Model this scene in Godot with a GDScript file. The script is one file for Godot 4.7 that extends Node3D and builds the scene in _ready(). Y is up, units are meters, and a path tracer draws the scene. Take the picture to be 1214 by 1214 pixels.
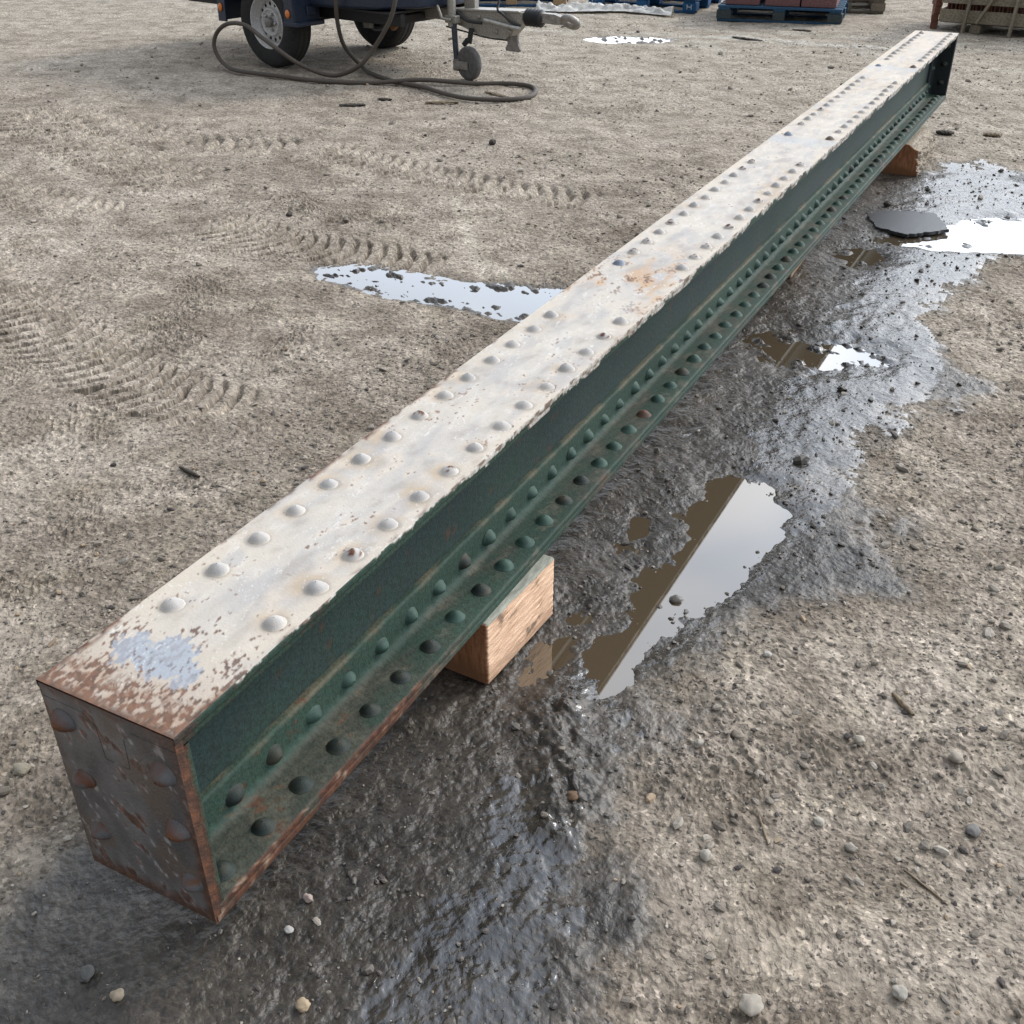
extends Node3D

# ---------------------------------------------------------------- mesh helpers
class MB:
	var v := PackedVector3Array()
	var c := PackedColorArray()
	var t := PackedVector2Array()
	var i := PackedInt32Array()
	func grid(nu: int, nv: int, f: Callable, cf = null) -> void:
		var base := v.size()
		for b in nv + 1:
			for a in nu + 1:
				var p: Vector3 = f.call(float(a) / nu, float(b) / nv)
				v.append(p)
				c.append(cf.call(p, float(a) / nu, float(b) / nv) if cf != null else Color.WHITE)
		for b in nv:
			for a in nu:
				var k := base + b * (nu + 1) + a
				i.append_array([k, k + 1, k + nu + 1, k + 1, k + nu + 2, k + nu + 1])
	func quad(a: Vector3, b: Vector3, d: Vector3, e: Vector3, col := Color.WHITE) -> void:
		var k := v.size()
		v.append_array([a, b, d, e])
		c.append_array([col, col, col, col])
		i.append_array([k, k + 1, k + 2, k, k + 2, k + 3])
	func tri(a: Vector3, b: Vector3, d: Vector3, col := Color.WHITE) -> void:
		var k := v.size()
		v.append_array([a, b, d])
		c.append_array([col, col, col])
		i.append_array([k, k + 1, k + 2])
	func box(at: Vector3, size: Vector3, bev := 0.004, basis := Basis(), col := Color.WHITE) -> void:
		var h := size * 0.5
		bev = minf(bev, minf(h.x, minf(h.y, h.z)) * 0.6)
		var P := func(q: Vector3) -> Vector3: return at + basis * q
		var ax := [Vector3.RIGHT, Vector3.UP, Vector3.BACK]
		for a in 3:
			for s in [-1.0, 1.0]:
				var b := (a + 1) % 3
				var d := (a + 2) % 3
				var o: Vector3 = ax[a] * h[a] * s
				var eb: Vector3 = ax[b] * (h[b] - bev)
				var ed: Vector3 = ax[d] * (h[d] - bev)
				quad(P.call(o - eb - ed), P.call(o + eb - ed), P.call(o + eb + ed), P.call(o - eb + ed), col)
				for s2 in [-1.0, 1.0]:
					var o2: Vector3 = ax[a] * (h[a] - bev) * s + ax[b] * h[b] * s2
					var o1: Vector3 = ax[a] * h[a] * s + ax[b] * (h[b] - bev) * s2
					quad(P.call(o1 - ed), P.call(o1 + ed), P.call(o2 + ed), P.call(o2 - ed), col)
		for sx in [-1.0, 1.0]:
			for sy in [-1.0, 1.0]:
				for sz in [-1.0, 1.0]:
					var s := Vector3(sx, sy, sz)
					var i3 := h - Vector3(bev, bev, bev)
					tri(P.call(Vector3(h.x, i3.y, i3.z) * s), P.call(Vector3(i3.x, h.y, i3.z) * s), P.call(Vector3(i3.x, i3.y, h.z) * s), col)
	func bar(a: Vector3, b: Vector3, w: float, hgt: float, col := Color.WHITE, up := Vector3.UP, bev := 0.003) -> void:
		var x := (b - a).normalized()
		var z := x.cross(up).normalized()
		var y := z.cross(x).normalized()
		box((a + b) * 0.5, Vector3(a.distance_to(b), hgt, w), bev, Basis(x, y, z), col)
	func prism(poly: PackedVector2Array, z0: float, z1: float, col := Color.WHITE) -> void:
		# polygon in x,y drawn out along z
		for q in [z0, z1]:
			var k := v.size()
			for p in poly:
				v.append(Vector3(p.x, p.y, q)); c.append(col)
			for n in Geometry2D.triangulate_polygon(poly):
				i.append(k + n)
		for a in poly.size():
			var p := poly[a]
			var r := poly[(a + 1) % poly.size()]
			quad(Vector3(p.x, p.y, z0), Vector3(r.x, r.y, z0), Vector3(r.x, r.y, z1), Vector3(p.x, p.y, z1), col)
	func tube(pts: Array, r: float, seg := 10, col := Color.WHITE, sub := 1) -> void:
		var path := PackedVector3Array()
		var n := pts.size()
		if sub > 1:
			for k in n - 1:
				var p0: Vector3 = pts[maxi(k - 1, 0)]
				var p3: Vector3 = pts[mini(k + 2, n - 1)]
				for s in sub:
					path.append((pts[k] as Vector3).cubic_interpolate(pts[k + 1], p0, p3, float(s) / sub))
			path.append(pts[n - 1])
		else:
			path = PackedVector3Array(pts)
		var base := v.size()
		var side := Vector3.ZERO
		for k in path.size():
			var d := (path[mini(k + 1, path.size() - 1)] - path[maxi(k - 1, 0)]).normalized()
			if side == Vector3.ZERO:
				side = d.cross(Vector3.UP if absf(d.y) < 0.9 else Vector3.RIGHT).normalized()
			side = (side - d * side.dot(d)).normalized()
			var up := side.cross(d)
			for s in seg:
				var a := TAU * s / seg
				v.append(path[k] + (side * cos(a) + up * sin(a)) * r); c.append(col)
		for k in path.size() - 1:
			for s in seg:
				var q := base + k * seg + s
				var q2 := base + k * seg + (s + 1) % seg
				i.append_array([q, q2, q + seg, q2, q2 + seg, q + seg])
		for e in [0, path.size() - 1]:
			var m := v.size()
			v.append(path[e]); c.append(col)
			for s in seg:
				i.append_array([m, base + e * seg + s, base + e * seg + (s + 1) % seg])
	func lathe(prof: Array, seg: int, xf := Transform3D(), col := Color.WHITE, cf = null) -> void:
		# profile of (radius, along y), turned round y
		var base := v.size()
		for k in prof.size():
			for s in seg:
				var a := TAU * s / seg
				v.append(xf * Vector3(prof[k].x * cos(a), prof[k].y, prof[k].x * sin(a)))
				c.append(cf.call(k, a) if cf != null else col)
		for k in prof.size() - 1:
			for s in seg:
				var q := base + k * seg + s
				var q2 := base + k * seg + (s + 1) % seg
				i.append_array([q, q2, q + seg, q2, q2 + seg, q + seg])
	func mesh(smooth := true) -> ArrayMesh:
		var m := ArrayMesh.new()
		var arr := []
		arr.resize(Mesh.ARRAY_MAX)
		arr[Mesh.ARRAY_VERTEX] = v
		arr[Mesh.ARRAY_COLOR] = c
		arr[Mesh.ARRAY_INDEX] = i
		if smooth:
			var nn := PackedVector3Array()
			nn.resize(v.size())
			for k in range(0, i.size(), 3):
				var a := i[k]; var b := i[k + 1]; var d := i[k + 2]
				var nx := (v[d] - v[a]).cross(v[b] - v[a])
				nn[a] += nx; nn[b] += nx; nn[d] += nx
			for k in nn.size():
				nn[k] = nn[k].normalized() if nn[k].length_squared() > 1e-20 else Vector3.UP
			arr[Mesh.ARRAY_NORMAL] = nn
		m.add_surface_from_arrays(Mesh.PRIMITIVE_TRIANGLES, arr)
		return m

func obj(called: String, mesh: Mesh, material: Material, parent: Node = self, xf := Transform3D()) -> MeshInstance3D:
	var o := MeshInstance3D.new()
	o.name = called
	o.mesh = mesh
	for k in mesh.get_surface_count():
		if material: o.set_surface_override_material(k, material)
	o.transform = xf
	put(o, called, parent)
	return o

var used := {}
func put(o: Node, called: String, parent: Node) -> void:
	if parent == self:
		var n: int = used.get(called, 0)
		used[called] = n + 1
		o.name = called if n == 0 else "%s_%03d" % [called, n]
	else:
		var key := str(parent.get_instance_id()) + called
		var n2: int = used.get(key, 0)
		used[key] = n2 + 1
		o.name = called if n2 == 0 else "%s_%03d" % [called, n2]
	parent.add_child(o, true)

func thing(called: String, label: String, category: String, at := Vector3.ZERO, turn := 0.0, group := "") -> Node3D:
	var o := Node3D.new()
	put(o, called, self)
	o.position = at
	o.rotation.y = turn
	tag(o, label, category, group)
	return o

func tag(o: Node, label: String, category: String, group := "", kind := "") -> void:
	o.set_meta("label", label)
	o.set_meta("category", category)
	if group: o.set_meta("group", group)
	if kind: o.set_meta("kind", kind)

func lin(r: float, g: float, b: float) -> Color:
	return Color(r, g, b).linear_to_srgb()

var relief := {}
func noise(s: int, freq: float, oct := 4, kind := FastNoiseLite.TYPE_SIMPLEX_SMOOTH, fr := FastNoiseLite.FRACTAL_FBM) -> FastNoiseLite:
	var n := FastNoiseLite.new()
	n.seed = s
	n.noise_type = kind
	n.frequency = freq
	n.fractal_type = fr
	n.fractal_octaves = oct
	return n

func tex(n: FastNoiseLite, size: int, ramp: Array = []) -> ImageTexture:
	var im := n.get_seamless_image(size, size)
	if ramp.size():
		var by := im.get_data()
		var out := PackedByteArray()
		out.resize(by.size() * 3)
		var lut := []
		var g := Gradient.new()
		g.offsets = PackedFloat32Array()
		g.colors = PackedColorArray()
		for k in ramp.size() / 2:
			g.add_point(ramp[k * 2], ramp[k * 2 + 1])
		for k in 256:
			var q := g.sample(k / 255.0)
			lut.append([int(q.r * 255), int(q.g * 255), int(q.b * 255)])
		for k in by.size():
			var l: Array = lut[by[k]]
			out[k * 3] = l[0]; out[k * 3 + 1] = l[1]; out[k * 3 + 2] = l[2]
		im = Image.create_from_data(size, size, false, Image.FORMAT_RGB8, out)
	return ImageTexture.create_from_image(im)

var T_bump: ImageTexture
var T_grime: ImageTexture
var T_streak: ImageTexture

func mat(called: String, col: Color, rough := 0.7, metal := 0.0, spec := 0.5, bump := 0.15, scale := 3.0, grime := true) -> StandardMaterial3D:
	# col is linear; vertex colours multiply it
	var m := StandardMaterial3D.new()
	m.resource_name = called
	m.albedo_color = col.linear_to_srgb()
	m.vertex_color_use_as_albedo = true
	m.roughness = rough
	m.metallic = metal
	m.metallic_specular = spec
	m.uv1_triplanar = true
	m.uv1_scale = Vector3.ONE * scale
	if grime:
		m.albedo_texture = T_grime
	if bump > 0.0:
		m.heightmap_enabled = true
		m.heightmap_texture = T_bump
		m.heightmap_scale = bump
	return m

# ---------------------------------------------------------------- the ground's fields
const GX0 := -6.4
const GY0 := -1.2
const GS := 0.04
const GNX := 230
const GNY := 300
var f_wet := PackedFloat32Array()
var f_bas := PackedFloat32Array()
var f_flag := PackedFloat32Array()
var f_side := PackedFloat32Array()
var n_broad: FastNoiseLite
var n_mid: FastNoiseLite
var n_crumb: FastNoiseLite
var n_clod: FastNoiseLite
var n_col: FastNoiseLite
var n_fine: FastNoiseLite
const WATER := -0.013

var wet_poly := PackedVector2Array([Vector2(1.8, 5.95), Vector2(0.82, 5.66), Vector2(0.60, 5.72), Vector2(0.36, 5.5), Vector2(0.1, 5.2), Vector2(0.0, 3.4), Vector2(-0.22, 2.6), Vector2(-0.1, 1.2), Vector2(-0.1, 0.2), Vector2(-0.12, 0.06), Vector2(-0.14, -0.06), Vector2(-0.12, -0.3), Vector2(-0.1, -0.8), Vector2(0.8, -0.8), Vector2(0.74, 0.1), Vector2(0.74, 0.39), Vector2(0.68, 0.51), Vector2(0.62, 0.65), Vector2(0.61, 0.81), Vector2(0.61, 1.06), Vector2(0.74, 1.34), Vector2(0.84, 1.48), Vector2(0.97, 1.58), Vector2(0.86, 1.87), Vector2(0.72, 1.89), Vector2(0.68, 2.18), Vector2(0.85, 2.58), Vector2(1.0, 2.80), Vector2(0.83, 3.01), Vector2(0.71, 3.24), Vector2(0.70, 3.68), Vector2(0.83, 3.86), Vector2(0.86, 4.25), Vector2(1.8, 4.35)])
var puddles := [
	PackedVector2Array([Vector2(0.42, 0.95), Vector2(0.48, 0.93), Vector2(0.50, 1.03), Vector2(0.53, 1.17), Vector2(0.56, 1.30), Vector2(0.60, 1.42), Vector2(0.63, 1.58), Vector2(0.60, 1.75), Vector2(0.53, 1.85), Vector2(0.44, 1.89), Vector2(0.39, 1.82), Vector2(0.44, 1.58), Vector2(0.47, 1.47), Vector2(0.43, 1.36), Vector2(0.40, 1.23), Vector2(0.41, 1.1)]),
	PackedVector2Array([Vector2(0.27, 0.85), Vector2(0.33, 0.84), Vector2(0.36, 0.98), Vector2(0.36, 1.12), Vector2(0.31, 1.15), Vector2(0.27, 1.05)]),
	PackedVector2Array([Vector2(0.20, 2.86), Vector2(0.30, 2.70), Vector2(0.46, 2.70), Vector2(0.62, 2.80), Vector2(0.66, 2.92), Vector2(0.52, 2.95), Vector2(0.36, 2.90), Vector2(0.26, 2.98)]),
	PackedVector2Array([Vector2(0.27, 3.88), Vector2(0.36, 3.84), Vector2(0.41, 3.92), Vector2(0.34, 4.02), Vector2(0.27, 4.0)]),
	PackedVector2Array([Vector2(0.40, 4.22), Vector2(0.62, 4.22), Vector2(0.82, 4.32), Vector2(1.05, 4.4), Vector2(1.4, 4.5), Vector2(1.45, 4.9), Vector2(1.0, 4.84), Vector2(0.78, 4.76), Vector2(0.64, 4.62), Vector2(0.60, 4.42)]),
	PackedVector2Array([Vector2(-1.62, 2.73), Vector2(-1.55, 2.80), Vector2(-1.45, 2.84), Vector2(-1.28, 2.84), Vector2(-1.09, 2.84), Vector2(-0.81, 2.92), Vector2(-0.5, 3.02), Vector2(-0.25, 3.05), Vector2(-0.25, 2.76), Vector2(-0.57, 2.68), Vector2(-0.66, 2.63), Vector2(-0.84, 2.66), Vector2(-1.12, 2.64), Vector2(-1.33, 2.66), Vector2(-1.5, 2.69)]),
	PackedVector2Array([Vector2(-3.12, 8.80), Vector2(-2.98, 9.0), Vector2(-2.72, 9.08), Vector2(-2.44, 9.1), Vector2(-2.5, 8.9), Vector2(-2.75, 8.78), Vector2(-2.95, 8.74)]),
	PackedVector2Array([Vector2(0.27, 1.42), Vector2(0.33, 1.46), Vector2(0.33, 1.6), Vector2(0.28, 1.62)]),
]
var puddle_rise := [0.0, -0.004, 0.0, 0.0, 0.0, 0.0, 0.0, -0.004]
# tyre tracks: points of the middle line, half width, lug spacing, depth
var tracks := [
	[[Vector2(-3.1, 2.15), Vector2(-2.67, 1.94), Vector2(-2.09, 1.73), Vector2(-1.79, 1.65), Vector2(-1.55, 1.57), Vector2(-1.31, 1.54), Vector2(-1.0, 1.56)], 0.13, 0.064, 0.017],
	[[Vector2(-2.6, 3.1), Vector2(-2.41, 3.03), Vector2(-1.94, 2.93), Vector2(-1.5, 2.96), Vector2(-1.12, 2.98)], 0.13, 0.072, 0.014],
	[[Vector2(-2.9, 4.4), Vector2(-2.52, 4.3), Vector2(-1.98, 4.18), Vector2(-1.47, 4.13), Vector2(-0.95, 4.14)], 0.14, 0.085, 0.018],
	[[Vector2(-5.31, 4.31), Vector2(-4.27, 3.85), Vector2(-3.48, 3.6), Vector2(-2.94, 3.46)], 0.2, 0.09, 0.02],
	[[Vector2(-5.2, 4.5), Vector2(-4.67, 4.3), Vector2(-3.67, 4.15), Vector2(-2.9, 4.35)], 0.16, 0.1, 0.014],
	[[Vector2(-4.6, 3.1), Vector2(-3.6, 2.9), Vector2(-2.9, 2.9)], 0.15, 0.075, 0.012],
]

func sd(poly: PackedVector2Array, p: Vector2) -> float:
	# positive inside
	var d := 1e9
	var n := poly.size()
	for k in n:
		d = minf(d, p.distance_squared_to(Geometry2D.get_closest_point_to_segment(p, poly[k], poly[(k + 1) % n])))
	d = sqrt(d)
	return d if Geometry2D.is_point_in_polygon(p, poly) else -d

func fields() -> void:
	f_wet.resize(GNX * GNY); f_bas.resize(GNX * GNY); f_flag.resize(GNX * GNY); f_side.resize(GNX * GNY)
	f_bas.fill(-1.0)
	var boxes := []
	for q in puddles:
		var r := Rect2(q[0], Vector2.ZERO)
		for p in q: r = r.expand(p)
		boxes.append(r.grow(0.45))
	for j in GNY:
		for i in GNX:
			var p := Vector2(GX0 + i * GS, GY0 + j * GS)
			var k := j * GNX + i
			f_wet[k] = sd(wet_poly, p) if p.x > -2.0 and p.y < 7.0 else -1.0
			for a in puddles.size():
				if boxes[a].has_point(p):
					var s := sd(puddles[a], p)
					if puddle_rise[a] < 0.0: s -= 0.012
					if s > f_bas[k]: f_bas[k] = s
	for tr in tracks:
		for a in tr[0].size() - 1:
			var lo := Vector2(minf(tr[0][a].x, tr[0][a + 1].x), minf(tr[0][a].y, tr[0][a + 1].y)) - Vector2.ONE * 0.4
			var hi := Vector2(maxf(tr[0][a].x, tr[0][a + 1].x), maxf(tr[0][a].y, tr[0][a + 1].y)) + Vector2.ONE * 0.4
			for j in range(maxi(0, int((lo.y - GY0) / GS)), mini(GNY, int((hi.y - GY0) / GS))):
				for i in range(maxi(0, int((lo.x - GX0) / GS)), mini(GNX, int((hi.x - GX0) / GS))):
					f_flag[j * GNX + i] = 1.0

func look(f: PackedFloat32Array, x: float, y: float, out: float) -> float:
	var u := (x - GX0) / GS
	var w := (y - GY0) / GS
	if u < 0.0 or w < 0.0 or u >= GNX - 1 or w >= GNY - 1: return out
	var i := int(u); var j := int(w)
	u -= i; w -= j
	var k := j * GNX + i
	return lerpf(lerpf(f[k], f[k + 1], u), lerpf(f[k + GNX], f[k + GNX + 1], u), w)

func track_h(x: float, y: float) -> float:
	var h := 0.0
	g_env = 0.0
	var p := Vector2(x, y)
	for tr in tracks:
		var pts: Array = tr[0]
		var s0 := 0.0
		var best := 1e9
		var bs := 0.0
		var bd := 0.0
		for a in pts.size() - 1:
			var q := Geometry2D.get_closest_point_to_segment(p, pts[a], pts[a + 1])
			var d := p.distance_to(q)
			var e: Vector2 = pts[a + 1] - pts[a]
			if d < best:
				best = d
				bs = s0 + q.distance_to(pts[a])
				bd = d * signf(e.cross(p - pts[a]))
			s0 += e.length()
		var hw: float = tr[1]
		hw *= 1.15
		if best > hw + 0.06: continue
		var env := 1.0 - smoothstep(hw - 0.03, hw + 0.05, best)
		env *= smoothstep(0.0, 0.15, bs) * smoothstep(0.0, 0.12, s0 - bs)
		env *= 0.5 + 0.5 * smoothstep(-0.45, -0.05, n_mid.get_noise_2d(x * 0.9 + 40.0, y * 0.9))
		g_env = maxf(g_env, env)
		var ph := bs / float(tr[2]) + 0.3 * bd / hw + 0.7 * bd * bd / (hw * hw) + 0.22 * n_mid.get_noise_2d(x * 2.0, y * 2.0 + 9.0)
		ph -= floor(ph)
		# a sharp step on one side and a long slope on the other
		var groove := smoothstep(0.0, 0.09, ph) * (1.0 - smoothstep(0.16, 0.5, ph))
		h += env * float(tr[3]) * (0.25 * (1.0 - ph) - 1.9 * groove)
	return h

var g_wet := 0.0   # set by ground_h
var g_trk := 0.0
var g_env := 0.0
func ground_h(x: float, y: float) -> float:
	var ws := look(f_wet, x, y, -1.0)
	var bs := look(f_bas, x, y, -1.0)
	var nm := n_mid.get_noise_2d(x, y)
	var nc := n_crumb.get_noise_2d(x, y)
	var w := smoothstep(-0.12, 0.09, ws + nm * 0.13 + nc * 0.05)
	var pw := smoothstep(-0.075, -0.005, bs + nm * 0.03 + nc * 0.03)
	w = maxf(w, pw)
	g_wet = w
	var h := n_broad.get_noise_2d(x, y) * (0.016 * (1.0 - 0.75 * w)) + nm * 0.007 * (1.0 - 0.4 * w)
	# packed fines with patches of loose crumbs; smeared slurry and churned mud where it is wet
	var patch := smoothstep(-0.05, 0.45, n_mid.get_noise_2d(x * 0.6 + 31.0, y * 0.6 - 17.0) + 0.3 * nm)
	g_trk = 0.0
	var press := 0.0
	if look(f_flag, x, y, 0.0) > 0.0:
		g_trk = track_h(x, y)
		press = g_env
	if w < 1.0:
		var cl := n_clod.get_noise_2d(x, y)
		h += (1.0 - w) * (1.0 - 0.7 * press) * (nc * lerpf(0.0028, 0.0068, patch) + maxf(0.0, cl - 0.05) * 0.013 * patch)
		h += g_trk * (1.0 - w)
	if w > 0.0:
		var sm := sheen(x, y) if x > 0.1 else 0.35
		var ns := n_crumb.get_noise_2d(x * 0.75 + 3.0, y * 0.42)
		h += w * (ns * 0.0075 * (1.0 - 0.7 * sm) + nc * 0.0034 * (1.0 - 0.75 * sm))
	# churned ridge by the near block and the rut's soft shoulder
	var e := Geometry2D.get_closest_point_to_segment(Vector2(x, y), Vector2(0.42, 0.79), Vector2(0.56, 0.55)).distance_to(Vector2(x, y))
	if e < 0.12: h += 0.022 * (1.0 - smoothstep(0.0, 0.09, e)) * (0.8 + nc)
	if bs > -0.2:
		bs += 0.035 * n_mid.get_noise_2d(x * 2.2 + 4.0, y * 2.2) - (0.012 if y < 2.2 else 0.0)
		var deep := 0.015 * smoothstep(-0.13, 0.0, bs) + 0.007 * smoothstep(0.0, 0.05, bs) + 0.022 * smoothstep(0.04, 0.13, bs)
		h -= (h - n_broad.get_noise_2d(x, y) * 0.004) * 0.45 * smoothstep(-0.05, 0.02, bs)
		if y > 2.4: h += (0.03 if y > 8.0 else 0.016) * smoothstep(0.0, 0.5, n_crumb.get_noise_2d(x * 0.5, y * 0.9 + 30.0)) * smoothstep(-0.05, 0.03, bs)
		h -= deep
	return h

func ground_color(x: float, y: float, h: float, w: float) -> Color:
	var a := n_col.get_noise_2d(x, y)
	var b := n_col.get_noise_2d(x * 3.1 + 7.0, y * 3.1)
	var f := n_fine.get_noise_2d(x, y)
	var t := clampf(0.5 + 0.8 * a + 0.35 * b + 0.2 * f + h * 6.0, 0.0, 1.0)
	var dry := Color(0.44, 0.372, 0.312).lerp(Color(0.70, 0.612, 0.528), t)
	dry = dry.lerp(Color(0.66, 0.57, 0.465), 0.5 * smoothstep(0.15, 0.5, b))
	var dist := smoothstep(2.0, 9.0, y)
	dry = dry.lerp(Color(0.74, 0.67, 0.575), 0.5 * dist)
	# damp soil along the girder's left side, with the girder's soft shadow painted in
	var damp_shade := smoothstep(0.75, 0.05, absf(x + 0.15)) * smoothstep(-0.2, 0.8, y) * smoothstep(4.6, 3.2, y) if x < 0.4 else 0.0
	dry = dry.lerp(Color(0.17, 0.14, 0.108), clampf(damp_shade * (0.62 + 0.7 * b), 0.0, 0.8))
	# damp fringe of the wet ground
	var wl := Color(0.058, 0.047, 0.036).lerp(Color(0.108, 0.090, 0.072), clampf(0.5 + a + f * 0.6, 0.0, 1.0))
	# bare pale dust strips
	if y > 8.0:
		dry = dry.lerp(Color(0.8, 0.75, 0.67), 0.6 * smoothstep(0.0, 0.4, n_col.get_noise_2d(x * 0.7, y * 3.0)) * smoothstep(8.3, 9.2, y) * smoothstep(11.0, 9.8, y))
	if y > 9.0 and y < 9.9 and x > -2.6:
		var sp2 := Vector2(x, y)
		var e2 := sp2.distance_to(Geometry2D.get_closest_point_to_segment(sp2, Vector2(-2.1, 9.36), Vector2(-0.45, 9.46)))
		dry = dry.lerp(Color(0.95, 0.92, 0.87), 0.8 * smoothstep(0.16, 0.03, e2 + 0.10 * b) * smoothstep(-0.35, 0.15, b + 0.5 * f))
	# two pale scrapes beyond the long puddle, and crust dusted pale on the pressed treads
	if x < -0.6 and x > -1.8 and y > 2.8:
		var sp := Vector2(x, y)
		for q in [[Vector2(-1.62, 3.88), Vector2(-1.34, 3.49)], [Vector2(-1.34, 3.49), Vector2(-0.97, 2.98)], [Vector2(-1.12, 3.2), Vector2(-0.84, 2.97)]]:
			var e := sp.distance_to(Geometry2D.get_closest_point_to_segment(sp, q[0], q[1]))
			dry = dry.lerp(Color(0.78, 0.70, 0.60), 0.85 * smoothstep(0.045, 0.012, e + 0.02 * f))
	return dry.lerp(wl, w)

const SH_MID := [0.58, 0.52, 0.48, 0.54, 0.60, 0.64, 0.62, 0.58, 0.60, 0.68, 0.75]
const SH_W := [0.20, 0.16, 0.13, 0.17, 0.20, 0.30, 0.26, 0.24, 0.30, 0.45, 0.5]

func sheen(x: float, y: float) -> float:
	# the smooth slurry down the middle of the rut
	var at := clampf(y, 0.0, 4.59) / 0.5
	var k := int(at)
	var f := at - k
	var d := absf(x - lerpf(SH_MID[k], SH_MID[k + 1], f)) / lerpf(SH_W[k], SH_W[k + 1], f)
	var s := (1.0 - smoothstep(0.3, 1.0, d)) * smoothstep(-0.3, 0.2, y) * smoothstep(6.2, 5.0, y)
	if y > 4.1: s = maxf(s, 0.75 * smoothstep(0.3, 0.5, x))
	if y < 1.0: s *= 1.0 - 0.8 * (1.0 - smoothstep(0.10, 0.2, Vector2(x, y).distance_to(Vector2(0.5, 0.7))))
	return clampf(s * (0.75 + 0.8 * n_mid.get_noise_2d(x * 0.7, y * 0.7 + 70.0)), 0.0, 1.0)

const TS := 1.2
func tile_cells(ix: int, iy: int) -> int:
	if ix < -14 or ix > 5 or iy < -2 or iy > 15: return 0
	var foot := Vector2(1.098, -0.678)
	var lo := Vector2(ix * TS, iy * TS)
	var near := Vector2(clampf(foot.x, lo.x, lo.x + TS), clampf(foot.y, lo.y, lo.y + TS))
	var d := foot.distance_to(near)
	var m := lo + Vector2.ONE * TS * 0.5 - foot
	var ang := absf(rad_to_deg(m.angle_to(Vector2(-0.468, 0.884))))
	var seen := ang < 33.0 + rad_to_deg(atan2(0.9, m.length())) or d < 0.5
	if not seen: return 32 if d < 5.0 else 16
	if iy in [1, 2] and ix == -2: return 256
	return 256 if d < 1.75 else 128 if d < 4.2 else 64 if d < 8.0 else 32

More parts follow.
